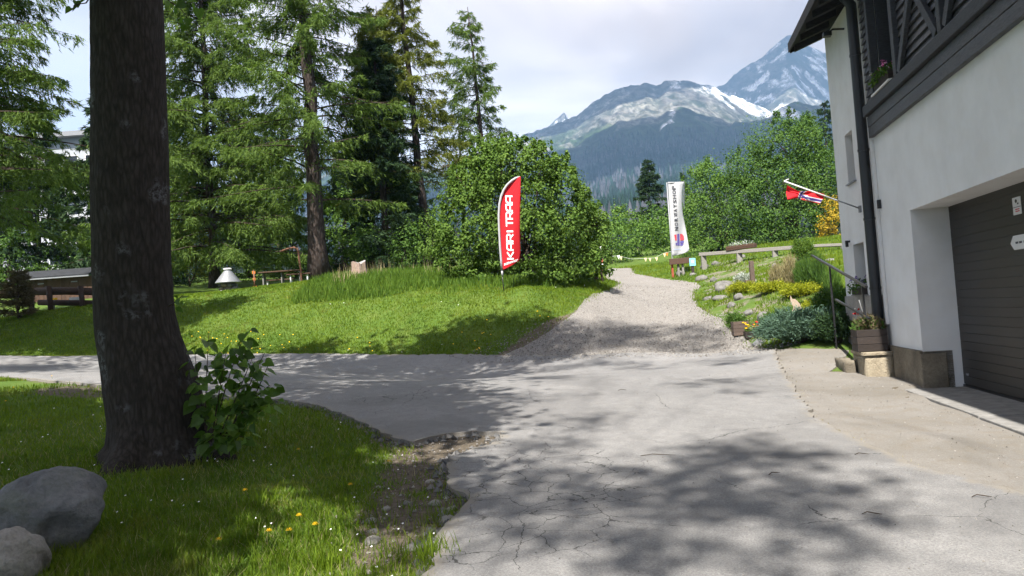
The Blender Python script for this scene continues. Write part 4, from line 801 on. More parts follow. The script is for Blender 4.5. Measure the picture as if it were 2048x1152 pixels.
c = HW(13.26, 0.30, 0.58); e = plank_box('planter', 'dark wooden planter with scrubby plants below the downpipe', c, (HN, HD), (0.46, 0.40, 0.36), 'planter'); pot_plants(e, c, (HN, HD), (.42, .36, .36), 'brownbr', 5, 900, .06, .22); pot_plants(e, c, (HN, HD), (.46, .36, .36), 'maple', 6, 500, .06, .18)
e = empty('handrail', HW(15.6, 0.35, 0.9), 'black sloping metal handrail beside the house corner', 'handrail')
zz = lambda a: 1.64 + (a - 13.0) * 0.184
MB().beam(HW(12.95, .35, zz(12.95)), HW(17.1, .35, zz(17.1)), .036, .042, HN).build('rail', 'black', e); MB().beam(HW(12.95, .35, zz(12.95) - .51), HW(15.2, .35, zz(15.2) - .61), .03, .04, HN).build('rail', 'black', e)
for a in (15.5, 13.2): MB().beam(HW(a, .35, gz(*HW(a, .35, 0)[:2]) - .05), HW(a, .35, zz(a) - .01), .028, .032, HN).build('post', 'black', e)
e = empty('paper_windmill', HW(13.95, 0.42, 0.55), 'small red and white toy windmill on a stick beside the planter', 'toy'); p0 = G(1733, 668); 
p1 = P(1718, 600, 13.0); p0 = P(1735, 655, 13.0); MB().tube([p0, p1], .006, 6).build('stick', 'white', e)
for k in range(4):
    q = P(1713, 623, 12.95); th = k * math.pi / 2 + .3; A = unit(np.array([1., 0, 0.2])); B = np.array([0, -.1, 1.]); a1 = q + .075 * (math.cos(th) * A + math.sin(th) * B); b1 = q + .06 * (math.cos(th + .9) * A + math.sin(th + .9) * B) - np.array([0, .03, 0]); put('sail', [q, a1, b1, q + [0, .004, 0], a1 + [0, .004, 0], b1 + [0, .004, 0]], np.array([(0, 1, 2), (5, 4, 3)]), 'redfl' if k != 1 else 'whitefl', e)

# flag on a slanting pole
b0 = HW(14.27, 0.0, 3.02); tip = HW(14.62, 1.2, 3.70); e = empty('wall_flag', b0, 'small red flag with blue and white cross wound on a slanting wall pole', 'flag')
MB().tube([b0, b0 + (tip - b0) * .45], .013, 10).build('pole', 'metal_grey', e, True); pw = MB().tube([b0 + (tip - b0) * .451, tip], .014, 10); pw.build('pole', 'white', e, True); MB().tube([tip, tip + (P(1577, 358, 14.6) - P(1568, 362, 14.6))], .010, 8).build('finial', 'white', e, True); MB().box(b0 + HN * .02, (.08, .04, .12), (HD, HN, np.array([0, 0, 1.]))).build('bracket', 'metal_grey', e)
dpt = float((tip - EYE) @ _f)
def fl(px, py, k): return P(px, py, dpt + k)
top_e = [(1574, 370), (1595, 382), (1612, 382), (1630, 383), (1649, 388)]; mid_e = [(1572, 386), (1597, 385), (1608, 388), (1625, 391), (1647, 396)]; low_e = [(1575, 399), (1596, 396), (1606, 400), (1623, 404), (1640, 407)]
def flag_grid(nu=33, nv=17):
    u_ = np.linspace(0, 4, nu); V = []
    for j, s in enumerate(np.linspace(0, 2, nv)):
        for x in u_:
            f0 = lambda E: np.array([np.interp(x, range(5), [q[0] for q in E]), np.interp(x, range(5), [q[1] for q in E])]); p = (f0(top_e) * (1 - s) + f0(mid_e) * s) if s <= 1 else (f0(mid_e) * (2 - s) + f0(low_e) * (s - 1))
            V.append(fl(p[0], p[1], .05 * math.sin(s * 2.6) + .025 * math.sin(x * 3.1 + s * 2)))
    return np.array(V)
fv = flag_grid(); fq = grid_faces(17, 33); cx, cy = (np.arange(len(fq)) % 32) / 32.0, (np.arange(len(fq)) // 32) / 16.0
diag = cx - 0.30 - (cy - .3) * -0.15; band = np.abs(cx - 0.42 + cy * 0.12); hb_ = np.abs(cy - 0.72 - (cx - .6) * 0.12) + np.where(cx < .40, 9, 0)
white_m = (band < .085) | (hb_ < .16); blue_m = (band < .04) | (hb_ < .085)
def islands(Fs):
    par = {}
    def find(x):
        while par.setdefault(x, x) != x: x = par[x]
        return x
    for f_ in Fs:
        for v in f_[1:]: par[find(int(v))] = find(int(f_[0]))
    g_ = {}
    for f_ in Fs: g_.setdefault(find(int(f_[0])), []).append(f_)
    return [np.array(x) for x in g_.values()]
for nm, mk, mt in (('cloth', ~white_m & ~blue_m, 'flag_red'), ('cross_border', white_m & ~blue_m, 'flag_white'), ('cross', blue_m, 'flag_blue')):
    for fs in islands(fq[mk]):
        us, inv = np.unique(fs, return_inverse=True); put(nm, fv[us], inv.reshape(fs.shape), mt, e, True)

# ================================================================== FOREGROUND LINDEN
tp_px = [(320, 945, 250), (322, 915, 205), (322, 880, 186), (318, 840, 180), (307, 780, 176), (291, 720, 162), (278, 675, 152), (270, 630, 146), (264, 540, 143), (261, 430, 142), (260, 300, 141), (257, 150, 134), (254, 0, 128), (252, -120, 124), (246, -330, 116), (240, -560, 104)]
base = on(322, 930, 7.55); D0 = 7.75
e = empty('linden_tree', base, 'big dark linden trunk with lichen spots in the left foreground', 'tree')
ctr = np.array([P(x, y, D0) for x, y, w in tp_px]); rad = np.array([w / 2 / F * D0 for _, _, w in tp_px]); ctr[0] = ctr[1] + (ctr[1] - ctr[2]) * .6 - [0, 0, .12]; 
zt = np.linspace(0, len(ctr) - 1, 330); ii = np.arange(len(ctr)); cs = np.stack([np.interp(zt, ii, ctr[:, k]) for k in range(3)], 1); rr = np.interp(zt, ii, rad)
for _ in range(3):
    cs[1:-1] = (cs[:-2] + cs[1:-1] * 2 + cs[2:]) / 4; rr[1:-1] = (rr[:-2] + rr[1:-1] * 2 + rr[2:]) / 4
ns = 150; th = np.arange(ns) * 2 * math.pi / ns; TH, ZI = np.meshgrid(th, np.arange(len(cs))); Zc = cs[:, 2][:, None] + 0 * TH
ridge = np.abs(fbm(TH * 9 + 1.5 * fbm(TH * 2, Zc * 2.0, 2, 4), Zc * 1.5, 4, 12) - .5) * 2; knob = fbm(TH * 1.6, Zc * 1.1, 3, 33) - .5; fine = fbm(TH * 26, Zc * 9, 3, 55) - .5
flare = np.clip(1 - (Zc - base[2]) / 0.55, 0, 1) ** 2 * (0.16 + 0.40 * np.maximum(0, np.cos(TH * 4 + .7)) ** 1.5)
RR_ = rr[:, None] * (1 + 0.10 * knob + flare) + 0.010 * (0.5 - ridge) + 0.008 * fine
V = np.stack([cs[:, 0][:, None] + RR_ * np.cos(TH), cs[:, 1][:, None] + RR_ * np.sin(TH), Zc], -1).reshape(-1, 3)
b = np.arange(len(cs) - 1)[:, None] * ns + np.arange(ns)[None, :]; b2 = np.arange(len(cs) - 1)[:, None] * ns + (np.arange(ns)[None, :] + 1) % ns; Fs = np.stack([b, b2, b2 + ns, b + ns], -1).reshape(-1, 4); put('trunk', V, Fs, 'bark', e, True)
ttop = cs[-1]
# crown well above the frame; its clumps were placed from the shade lying on road and bank
def shade(px, py, h):
    g_ = G(px, py); return g_ + SUN * (h / SUN[2])
def lin(c, r_, n): return (c, r_, n)
LB = []
rl = np.random.default_rng(14)
for px, py, h, rx, n in ((330, 840, 7.5, 1.9, 900), (120, 860, 7.0, 1.8, 800), (450, 915, 7.0, 1.1, 420), (600, 760, 9.5, 1.9, 1000), (800, 800, 9.0, 1.6, 700), (700, 735, 11, 1.9, 900), (930, 760, 10.5, 1.4, 560), (430, 735, 10.5, 2.0, 900),
                         (80, 740, 10.5, 1.7, 520), (230, 690, 11.5, 2.3, 1000), (130, 665, 12.5, 2.4, 1000), (20, 690, 12, 2.4, 1000), (60, 830, 7, 1.3, 420), (20, 800, 8, 1.3, 420), (110, 800, 8, 1.3, 420), (480, 840, 8, 1.2, 420), (800, 960, 7.5, .8, 300), (850, 1010, 7.5, .6, 160), (700, 800, 9, 1.2, 420), (560, 780, 9, 1.2, 420), (780, 850, 8.5, 1.0, 320), (900, 830, 9, .9, 260), (850, 770, 10, 1.1, 380), (150, 900, 6.6, 1.3, 420), (30, 950, 6.2, 1.2, 420), (250, 1080, 5.8, 1.0, 300), (130, 1130, 5.5, 1.0, 300), (560, 930, 6.8, 1.0, 300), (640, 860, 7.5, 1.0, 300), (60, 650, 12.5, 1.8, 700), (160, 648, 12.5, 1.8, 700), (260, 650, 12.5, 1.8, 700), (330, 640, 12.5, 1.3, 450), (400, 622, 13, 1.0, 300), (450, 610, 13.5, .9, 260), (880, 700, 13, 1.3, 520), (960, 670, 13.5, 1.2, 480), (1060, 670, 14, 1.2, 480), (880, 735, 12, 1.5, 650), (960, 690, 13.2, 1.2, 520), (1060, 700, 13.8, 1.2, 450), (1010, 668, 14.2, 0.9, 300), (660, 850, 7.5, 1.4, 420), (230, 1000, 6.2, 1.2, 420), (560, 860, 8, 1.3, 420), (620, 700, 12.5, 0.8, 180), (900, 700, 13, 1.2, 420), (50, 1050, 5.8, 1.2, 400), (850, 860, 8.5, 1.0, 260), (700, 960, 7, .7, 120)):
    LB.append((shade(px, py, h), (rx, rx, rx * .6), int(n * (2.6 if px < 1000 else 1.8))))
for py, h, rx, n in ((900, 6.5, 1.0, 500), (700, 6.5, 1.1, 600), (450, 5.8, 1.1, 700), (200, 5.5, 1.2, 800), (0, 4.5, 1.2, 800), (800, 6.3, 1.0, 500), (580, 6.2, 1.0, 600), (320, 5.8, 1.0, 600), (100, 5.0, 1.0, 600)):
    LB.append((P(265, py, 7.4) + SUN * (h / SUN[2]), (rx, rx, rx * .6), n))
lm = limbs(ttop - [0, 0, .3], [b_[0] for b_ in LB], 0.02, 3); lm.tube([ttop, ttop + [0, .1, 2.2], ttop + [.2, .5, 4.5]], [.27, .2, .06], 10); lm.build('limbs', 'bark', e, True)
V, Fs = leaf_blobs(LB, 0.25, 21, clump=0.34, shell=0.05); put('crown', V, Fs, 'linden', e)
# heart shaped leaf, shared by the shoots and the twigs hanging into the frame
def heart_mesh(name):
    pts = np.array([(0, 0), (-.16, -.10), (-.36, -.06), (-.46, .16), (-.40, .44), (-.22, .72), (0, 1.0), (.22, .72), (.40, .44), (.46, .16), (.36, -.06), (.16, -.10)]); mid = np.array([(0, .25), (0, .6)])
    V = [(x, y, 0.30 * abs(x) - 0.12 * y * y) for x, y in pts] + [(x, y, -0.03 - 0.12 * y * y) for x, y in mid]
    Fs = [(0, 12, 2, 1), (12, 3, 2), (12, 13, 4, 3), (13, 5, 4), (13, 6, 5), (0, 11, 10, 12), (12, 10, 9), (12, 9, 8, 13), (13, 8, 7), (13, 7, 6)]
    by = {}
    for f_ in Fs: by.setdefault(len(f_), []).append(f_)
    me = fmesh(name, np.array(V), [np.array(v) for v in by.values()], True); me.materials.append(M['linden_big']); return me
t = NT('linden_big'); k = t.ramp(t.n('ShaderNodeObjectInfo').outputs['Random'], [(0.0, (0.045, 0.095, 0.014)), (0.5, (0.085, 0.165, 0.024)), (1.0, (0.150, 0.250, 0.040))]); k = t.mix(t.ramp(t.noise(t.coord('Object'), 9, 4), [(0.35, .4), (.65, 0.0)]), k, (0.03, 0.06, 0.012))
bs = t.bsdf(k, .45, .35, link=False); tr = t.n('ShaderNodeBsdfTranslucent'); t.l(t.mix(1.0, k, (1.3, 1.4, .6), 'MULTIPLY'), tr.inputs[0]); ms = t.n('ShaderNodeMixShader'); ms.inputs[0].default_value = .5; t.l(bs, ms.inputs[1]); t.l(tr.outputs[0], ms.inputs[2]); t.l(ms.outputs[0], t.out.inputs[0]); M['linden_big'] = t.m
HEART = heart_mesh('heart_leaf')
def place_leaf(parent, pos, direc, nrm, size):
    o = bpy.data.objects.new('leaf', HEART); COL.objects.link(o); Y = unit(direc); X = unit(np.cross(Y, nrm)); Z = np.cross(X, Y); p = np.asarray(pos) - ORG[parent]
    m = Matrix(((X[0] * size, Y[0] * size, Z[0] * size, p[0]), (X[1] * size, Y[1] * size, Z[1] * size, p[1]), (X[2] * size, Y[2] * size, Z[2] * size, p[2]), (0, 0, 0, 1))); o.parent = parent; o.matrix_local = m; return o
rh = np.random.default_rng(31)
tw = MB()
for pts, lv in (([(318, -25), (340, 4), (358, 14), (372, 30), (376, 44)], [(332, 2), (345, 6), (356, 12), (366, 5), (384, 8), (398, 18), (362, 36), (378, 38), (372, 52), (392, 4)]), ([(190, -20), (172, 6), (158, 8), (146, 12)], [(160, 8), (142, 16), (153, 2), (172, -6)])):
    q = np.array([P(x, y, 7.3) for x, y in pts]); MB().tube(q, np.linspace(.008, .003, len(q)), 5).build('hanging_twig', 'twig', e)
    for x, y in lv: place_leaf(e, P(x, y, 7.3 + rh.normal() * .12), unit(rh.normal(size=3) * .5 + [0, -.1, -.8]), unit(rh.normal(size=3) * .6 + [0, -.5, .5]), rh.uniform(.08, .11))
q = np.array([P(338, 612, 7.5), P(352, 603, 7.4), P(366, 590, 7.35)]); MB().tube(q, [.012, .006, .003], 5).build('sprout', 'twig', e)
for x, y in ((352, 600), (360, 606), (366, 596), (356, 614), (348, 592)): place_leaf(e, P(x, y, 7.35), unit(rh.normal(size=3) * .5 + [.4, -.1, -.3]), unit(rh.normal(size=3) * .4 + [0, -.5, .7]), rh.uniform(.05, .075))
# suckers with big leaves at the foot of the trunk
sb = on(420, 880, 7.35); e = empty('linden_shoots', sb, 'leafy green shoots sprouting beside the foot of the big trunk', 'shrub'); tw = MB(); stems = []
for (x0, y0), (x1, y1), (x2, y2) in (((410, 860), (412, 760), (418, 660)), ((425, 870), (440, 770), (452, 705)), ((440, 870), (475, 790), (505, 715)), ((430, 860), (455, 745), (492, 665)), ((450, 870), (500, 800), (540, 770)), ((445, 875), (490, 840), (548, 805)), ((415, 870), (398, 790), (388, 690)), ((455, 880), (500, 760), (530, 705)), ((430, 880), (460, 860), (500, 880)), ((420, 880), (430, 860), (420, 895)), ((470, 880), (520, 770), (540, 722))):
    dd = rh.uniform(-.35, .3); a, m_, z_ = P(x0, y0, 7.4 + dd * .3), P(x1, y1, 7.35 + dd * .7), P(x2, y2, 7.3 + dd); s = np.linspace(0, 1, 9)[:, None]; c = a * (1 - s) ** 2 + 2 * m_ * s * (1 - s) + z_ * s ** 2; stems.append(c); tw.tube(c, np.linspace(.008, .0025, 9), 5)
tw.build('stem', 'twig', e)
for c in stems[:-1]:
    for k in range(30):
        s = rh.uniform(.15, 1.0); i = min(7, int(s * 8)); p = c[i] + (c[i + 1] - c[i]) * (s * 8 - i); o_ = unit(rh.normal(size=3) * [1, 1, .6]); pos = p + o_ * rh.uniform(.02, .17) * (1.15 - s * .6) + [0, 0, rh.uniform(-.05, .03)]
        place_leaf(e, pos, unit(o_ + [0, 0, -.5]), unit(rh.normal(size=3) * .45 + [0, -.35, .9]), rh.uniform(.07, .135))

# tall trees behind the viewer that dapple the road (out of frame)
def tall_shade(name, base, spots, leafm, seed, label):
    b_ = [(shade(px, py, h * 1.35), (rx, rx, rx * .75), n) for px, py, h, rx, n in spots]; base = np.array([base[0], base[1], gz(base[0], base[1])]); e = empty(name, base, label, 'tree', None); tops = np.array([q[0] for q in b_]); tz = tops[:, 2].max()
    top = np.array([base[0] * .6 + tops[:, 0].mean() * .4, base[1] * .6 + tops[:, 1].mean() * .4, tz * .72]); mb = MB().tube([base - [0, 0, .2], base * .6 + top * .4, top], [.26, .10, .02], 10); s0 = base * .55 + top * .45
    lm = limbs(s0, tops, .011, seed); mb.add(np.concatenate(lm.V), lm.Fc); mb.build('trunk', 'bark_con', e, True); V, Fs = leaf_blobs(b_, .17, seed, clump=.30, shell=.1); put('crown', V, Fs, leafm, e)
tall_shade('ash_tree', (-1.5, -6.0), [(1000, 800, 15, 1.0, 260), (1080, 760, 15.5, 1.1, 260), (1170, 730, 16, 1.2, 330), (1300, 735, 16, .9, 170), (1150, 850, 14, .6, 60), (1080, 900, 13, .55, 60), (1010, 950, 13, .9, 170), (1130, 1000, 12.5, .85, 170), (1250, 960, 13, .75, 130), (1040, 1060, 12, .85, 150), (1200, 1060, 12, .65, 80), (1330, 1000, 13, .7, 110), (960, 1010, 12, .7, 130), (960, 850, 14, .7, 130)], 'linden', 41, 'tall leafy tree behind the viewer dappling the cracked asphalt')
tall_shade('ash_tree', (3.5, -7.5), [(1440, 905, 14, .75, 120), (1520, 930, 14, .8, 140), (1620, 925, 14, .6, 90), (1480, 985, 13.5, .9, 170), (1380, 950, 14, .6, 90), (1570, 1000, 13, .7, 110), (1700, 985, 13, .65, 90), (1430, 1060, 12.5, .8, 150), (1560, 1070, 12.5, .65, 90), (1760, 1060, 12.5, .55, 60), (1450, 730, 17, .9, 160), (1400, 765, 16, .7, 90), (1500, 790, 16, .5, 40), (1330, 1120, 11.5, .6, 80), (1650, 1130, 11.5, .4, 30)], 'linden', 43, 'tall leafy tree behind the viewer shading the right of the road')
tall_shade('ash_tree', (-4.5, -9.0), [(1150, 690, 19, 1.2, 460), (1230, 675, 19.5, 1.3, 560), (1320, 680, 20, 1.2, 460), (1400, 690, 20, 1.0, 260), (1180, 660, 20, 1.0, 330), (1260, 655, 20.5, 1.0, 330), (1360, 662, 20.5, .9, 220), (1100, 665, 19.5, 1.1, 420), (1050, 650, 19.5, 1.0, 300), (1430, 668, 20, .7, 120), (1110, 705, 18, 1.2, 420)], 'linden', 47, 'tallest leafy tree behind the viewer, its shade lying across the gravel')

# ================================================================== CONIFERS AND BROADLEAF TREES
def con(name, bpx, bpy, d, tpx, tpy, **k):
    b_ = on(bpx, bpy, d); t_ = P(tpx, tpy, d * 1.0); return conifer(name, b_, t_, **k)
con('larch_tree', -60, 640, 26, -130, -420, width=4.9, seed=1, mat='larch', label='large drooping larch at the left edge of the picture', h0=.21, nb=250, droop=.42, hang=1.0, trunk_r=.28, dens=1.1, nl=.21, nw=.042)
con('larch_tree', 430, 590, 40, 385, -330, width=5.4, seed=2, mat='larch', label='bright green drooping larch between the linden trunk and the thick dark trunk', h0=.07, nb=270, droop=.42, hang=1.1, trunk_r=.22, dens=1.15, nl=.26, nw=.050, q=13)
con('larch_tree', 640, 568, 34, 578, -420, width=4.4, seed=3, mat='larch', label='tall larch with thick dark trunk behind the picnic table', h0=.16, nb=230, droop=.36, hang=.9, trunk_r=.40, dens=1.1, nl=.22, nw=.044, el=.25)
con('spruce_tree', 775, 540, 37, 748, 70, width=2.5, seed=4, mat='spruce', label='dense dark spruce left of the big hazel bush', h0=.03, nb=190, droop=.30, hang=.7, trunk_r=.2, dens=1.0, nl=.20, nw=.058, taper=.6, q=12)
con('larch_tree', 742, 545, 39, 752, 12, width=1.7, seed=5, mat='larch2', label='slim yellowish larch rising above the dark spruce', h0=.30, nb=170, droop=.4, hang=1.0, trunk_r=.16, dens=1.5, nl=.24, nw=.048, taper=.4)
con('larch_tree', 858, 540, 38, 788, -150, width=2.3, seed=6, mat='larch2', label='tall bare stemmed larch right of the dark spruce', h0=.26, nb=150, droop=.34, hang=.9, trunk_r=.24, dens=1.25, nl=.22, nw=.044, el=.2)
con('larch_tree', 992, 520, 42, 935, 14, width=2.7, seed=7, mat='larch', label='slender sparse larch standing above the hazel bush', h0=.33, nb=110, droop=.30, hang=.9, trunk_r=.19, dens=1.0, nl=.21, nw=.040, side=(math.pi, .35), el=.22)
con('spruce_tree', 930, 520, 46, 915, 205, width=1.6, seed=8, mat='brownbr', label='brownish half dead spruce left of the sparse larch', h0=.35, nb=40, droop=.35, hang=.8, trunk_r=.12, dens=.7, nl=.18, nw=.04, side=(0, .3))
con('spruce_tree', 1299, 445, 72, 1296, 318, width=2.0, seed=9, mat='spruce', label='lone dark spruce beyond the track, left of the white banner', h0=.05, nb=110, droop=.25, hang=.5, trunk_r=.16, dens=.8, nl=.26, nw=.08, taper=.75)
con('spruce_tree', 1368, 430, 120, 1366, 342, width=1.8, seed=10, mat='spruce', label='small distant spruce right behind the white banner', h0=.05, nb=60, droop=.25, hang=.5, trunk_r=.15, dens=.7, nl=.4, nw=.12)
con('spruce_tree', 1652, 420, 75, 1649, 200, width=2.2, seed=11, mat='spruce', label='dark spruce peeking out beside the house wall', h0=.1, nb=90, droop=.25, hang=.5, trunk_r=.18, dens=.7, nl=.28, nw=.09)
con('spruce_tree', 1625, 430, 78, 1619, 222, width=2.0, seed=12, mat='larch', label='thin tree top just above the right hand trees', h0=.3, nb=60, droop=.3, hang=.5, trunk_r=.15, dens=.6, nl=.28, nw=.08)
for k, (x, y, d, tx, ty, wd, m_, lb) in enumerate(((215, 600, 44, 205, 180, 3.6, 'spruce', 'dark spruce mostly hidden behind the linden trunk'), (340, 592, 52, 332, 250, 3.4, 'spruce', 'dark spruce just right of the linden trunk'), (505, 582, 52, 500, 260, 3.2, 'larch', 'shaded larch behind the picnic table'), (560, 582, 60, 556, 230, 3.0, 'spruce', 'dark spruce left of the thick larch trunk'), (690, 560, 52, 688, 310, 2.8, 'spruce', 'short dark spruce right of the thick larch trunk'), (80, 620, 50, 70, 210, 4.0, 'spruce', 'dark spruce above the brown shed'), (-60, 625, 46, -75, 160, 4.0, 'spruce', 'dark spruce at the very left edge above the log rail'), (820, 552, 58, 818, 330, 2.4, 'spruce', 'low dark spruce behind the bare stemmed larch'), (410, 590, 62, 405, 300, 3.4, 'spruce', 'dark spruce above the stone fireplace'))):
    con('spruce_tree', x, y, d, tx, ty, width=wd, seed=60 + k, mat=m_, label=lb, h0=.03, nb=100, droop=.3, hang=.7, trunk_r=.2, dens=.7, nl=.34, nw=.11, q=9)

def bl(cx, cy, d, rx, ry, n, dy=0.0):
    """crown clump at a pixel and depth, radii in pixels"""
    s = d / F; return (P(cx, cy, d + dy), (rx * s, (rx + ry) / 2 * s, ry * s), n)
hz_d = 25.5
broadleaf('hazel_bush', on(1050, 568, 26), [bl(968, 318, hz_d, 14, 26, 220), bl(1010, 288, hz_d, 12, 22, 180), bl(1058, 296, hz_d, 16, 26, 260), bl(1122, 318, hz_d, 16, 26, 260), bl(915, 355, hz_d, 20, 24, 260), bl(890, 460, hz_d, 20, 26, 300), bl(1165, 410, hz_d, 26, 26, 420), bl(1205, 450, hz_d, 22, 24, 320), bl(885, 520, hz_d, 22, 30, 360), bl(950, 440, hz_d, 75, 85, 3800), bl(1030, 380, hz_d, 85, 90, 5000), bl(1110, 420, hz_d, 70, 85, 4000), bl(1000, 330, hz_d, 60, 45, 2200), bl(1085, 330, hz_d, 50, 40, 1700), bl(940, 370, hz_d, 45, 45, 1500), bl(1160, 470, hz_d, 60, 60, 2400), bl(1040, 480, hz_d, 90, 70, 3600, -.3), bl(930, 510, hz_d, 55, 45, 1700), bl(1130, 520, hz_d, 60, 40, 1500), bl(1032, 296, hz_d, 13, 30, 300), bl(1100, 305, hz_d, 12, 24, 200), bl(985, 300, hz_d, 16, 24, 240), bl(1135, 360, hz_d, 22, 30, 420), bl(905, 420, hz_d, 25, 50, 700), bl(980, 545, hz_d, 60, 28, 1300, -.3), bl(1080, 548, hz_d, 70, 26, 1300, -.3), bl(1190, 530, hz_d, 34, 34, 900)], 'hazel', .098, 3, 'big round bright green hazel bush behind the red flag', 'shrub', None, .09, .25, 5, .13, 'twig', .80)
broadleaf('rowan_bush', on(1195, 548, 29), [bl(1180, 450, 29, 32, 38, 1300), bl(1180, 495, 29, 20, 36, 800), bl(1165, 510, 28, 26, 30, 700)], 'hazel', .11, 5, 'smaller bush at the right flank of the hazel beside the track', 'shrub', None, .05, .3, 3)
broadleaf('broadleaf_tree', on(1430, 515, 47), [bl(1425, 400, 47, 62, 60, 3600), bl(1400, 450, 47, 50, 55, 2400), bl(1470, 440, 47, 60, 60, 3000), bl(1415, 360, 47, 42, 36, 1500), bl(1500, 480, 46, 55, 35, 1700), bl(1390, 490, 46, 40, 28, 1000)], 'willow', .125, 6, 'light green round tree right of the white banner', 'tree', None, .15, .3, 3)
broadleaf('broadleaf_tree', on(1585, 500, 44), [bl(1560, 300, 45, 70, 58, 3800), bl(1620, 290, 45, 55, 50, 2600), bl(1500, 340, 45, 50, 48, 2200), bl(1580, 380, 44, 85, 60, 4200), bl(1640, 360, 44, 45, 65, 2400), bl(1520, 410, 44, 60, 55, 2600), bl(1600, 440, 43, 80, 45, 2800), bl(1560, 258, 45, 28, 20, 500), bl(1605, 250, 45, 30, 22, 600), bl(1540, 470, 43, 50, 30, 1200)], 'maple', .125, 7, 'large dark green broadleaf tree beside the house', 'tree', None, .22, .25, 3)
for k, (x, y, d, rx, ry, n, m_, lb) in enumerate(((1220, 480, 48, 50, 55, 2200, 'willow', 'light green shrub at the top of the track beside the trail post'), (1290, 480, 52, 55, 42, 2400, 'willow', 'light green thicket behind the pennants'), (1350, 470, 55, 40, 50, 1700, 'hazel', 'green shrub directly behind the white banner'), (1245, 440, 66, 45, 28, 1400, 'hazel', 'green shrub higher up left of the lone spruce'), (1320, 440, 64, 42, 26, 1300, 'maple', 'dark shrub below the lone spruce'), (690, 440, 43, 42, 55, 1700, 'willow', 'light green shrub right of the thick larch trunk'), (870, 480, 33, 34, 55, 1500, 'hazel', 'green shrub filling the gap left of the hazel bush'), (380, 480, 44, 60, 75, 2600, 'larch2', 'yellowish green bush right of the linden trunk'), (470, 520, 47, 60, 45, 1800, 'maple', 'shaded bush behind the stone fireplace'), (600, 520, 48, 60, 45, 1700, 'maple', 'shaded bush behind the rusty bent pipe'), (740, 500, 36, 60, 45, 1500, 'maple', 'dark low bush behind the tree stump'), (1660, 440, 40, 24, 50, 900, 'golden', 'orange yellow conifer bush beside the house wall'), (820, 500, 34, 35, 50, 1100, 'maple', 'leafy young bush in the tall grass'), (150, 540, 48, 70, 50, 2000, 'maple', 'dark bush behind the brown shed'), (330, 560, 46, 60, 40, 1500, 'spruce', 'dark shaded thicket at the far lawn edge'), (20, 520, 44, 50, 60, 1500, 'maple', 'dark bush at the left picture edge'))):
    broadleaf('shrub', on(x, y + ry + 10, d), [bl(x, y, d, rx, ry, n * .5), bl(x - rx * .35, y + ry * .3, d, rx * .6, ry * .6, n * .25), bl(x + rx * .35, y + ry * .35, d, rx * .6, ry * .6, n * .25), bl(x + rx * .1, y - ry * .5, d, rx * .45, ry * .5, n * .2)], m_, .0031 * d, 100 + k, lb, 'shrub', None, .04, .3, 3)
e0 = on(38, 628, 28.5); conifer('young_conifer', e0, e0 + [0, 0, 1.75], width=.62, seed=201, mat='brownbr', label='small brownish young conifer in front of the log rail', h0=.03, nb=90, droop=.1, hang=.2, nl=.10, nw=.03, trunk_r=.03, dens=1.6, taper=.8, el=.5, cat='shrub')

# ================================================================== THINGS ON THE LAWN
Zv = np.array([0, 0, 1.0]); XC = np.array([1.0, 0, 0]); YC = np.array([0, 1.0, 0])
def px_m(d): return d / F
# stone fireplace with sheet metal hood
c = on(458, 590, 31); s = px_m(31); e = empty('garden_fireplace', c, 'stone garden fireplace with a white sheet metal cone hood', 'fireplace')
rf_ = np.random.default_rng(2); k = 0
for lv, (rr0, nst) in enumerate(((.30, 8), (.29, 8), (.28, 7))):
    for q in range(nst):
        th = q * 2 * math.pi / nst + lv * .4; 
        if lv == 1 and abs(((th + math.pi / 2 + math.pi) % (2 * math.pi)) - math.pi) < .45: continue
        rock('stone', c + [rr0 * math.cos(th), rr0 * math.sin(th), lv * .14 + .0], (.135, .11, .09), 'rock' if k % 3 else 'steppe', 300 + k, e, 2, .2, th); k += 1
hc = c + Zv * .42; MB().lathe(hc, [(.52, 0), (.52, .025), (.15, .50), (.15, .501)], 28).build('hood', 'metal_grey', e, True); MB().lathe(hc + Zv * .50, [(.13, .0), (.13, .03), (.17, .04), (.17, .09), (.14, .11)], 24).build('chimney_cap', 'white', e, True); MB().lathe(c, [(.22, 0), (.22, .41)], 16).build('core', 'plinth', e)
# picnic table and benches
def plank_furn(name, label, cat, pa, pb, h, wd, npl, legs, mat='brown_wood', legmat='concrete'):
    pa = np.asarray(pa); pb = np.asarray(pb); c = (pa + pb) / 2; e = empty(name, c, label, cat); X = unit((pb - pa) * [1, 1, 0]); Y = np.array([-X[1], X[0], 0]); L = np.linalg.norm((pb - pa)[:2])
    for k in range(npl): MB().box(np.array([c[0], c[1], c[2] + h]) + Y * ((k - (npl - 1) / 2) * wd / npl), (L, wd / npl - .012, .05), (X, Y, Zv)).build('plank', mat, e, bevel=.005)
    for t_ in legs:
        p = pa + (pb - pa) * t_; g_ = gz(p[0], p[1]); MB().box((p[0], p[1], (g_ - .1 + c[2] + h - .027) / 2), (.055, wd * .5, c[2] + h - .027 - g_ + .1), (X, Y, Zv)).build('leg', legmat, e, bevel=.006)
    return e
plank_furn('picnic_table', 'long wooden picnic table with white legs on the far lawn', 'table', on(523, 580, 34.5), on(607, 577, 34.5), .78, .7, 4, (.08, .52, .95), 'brown_wood', 'concrete')
plank_furn('bench', 'low wooden bench behind the picnic table', 'bench', on(530, 578, 36.5), on(590, 576, 36.5), .44, .32, 2, (.1, .9), 'brown_wood', 'white'); plank_furn('bench', 'low wooden bench at the right end of the picnic table', 'bench', on(576, 578, 33.2), on(624, 574, 33.2), .45, .32, 2, (.15, .85), 'brown_wood', 'white')
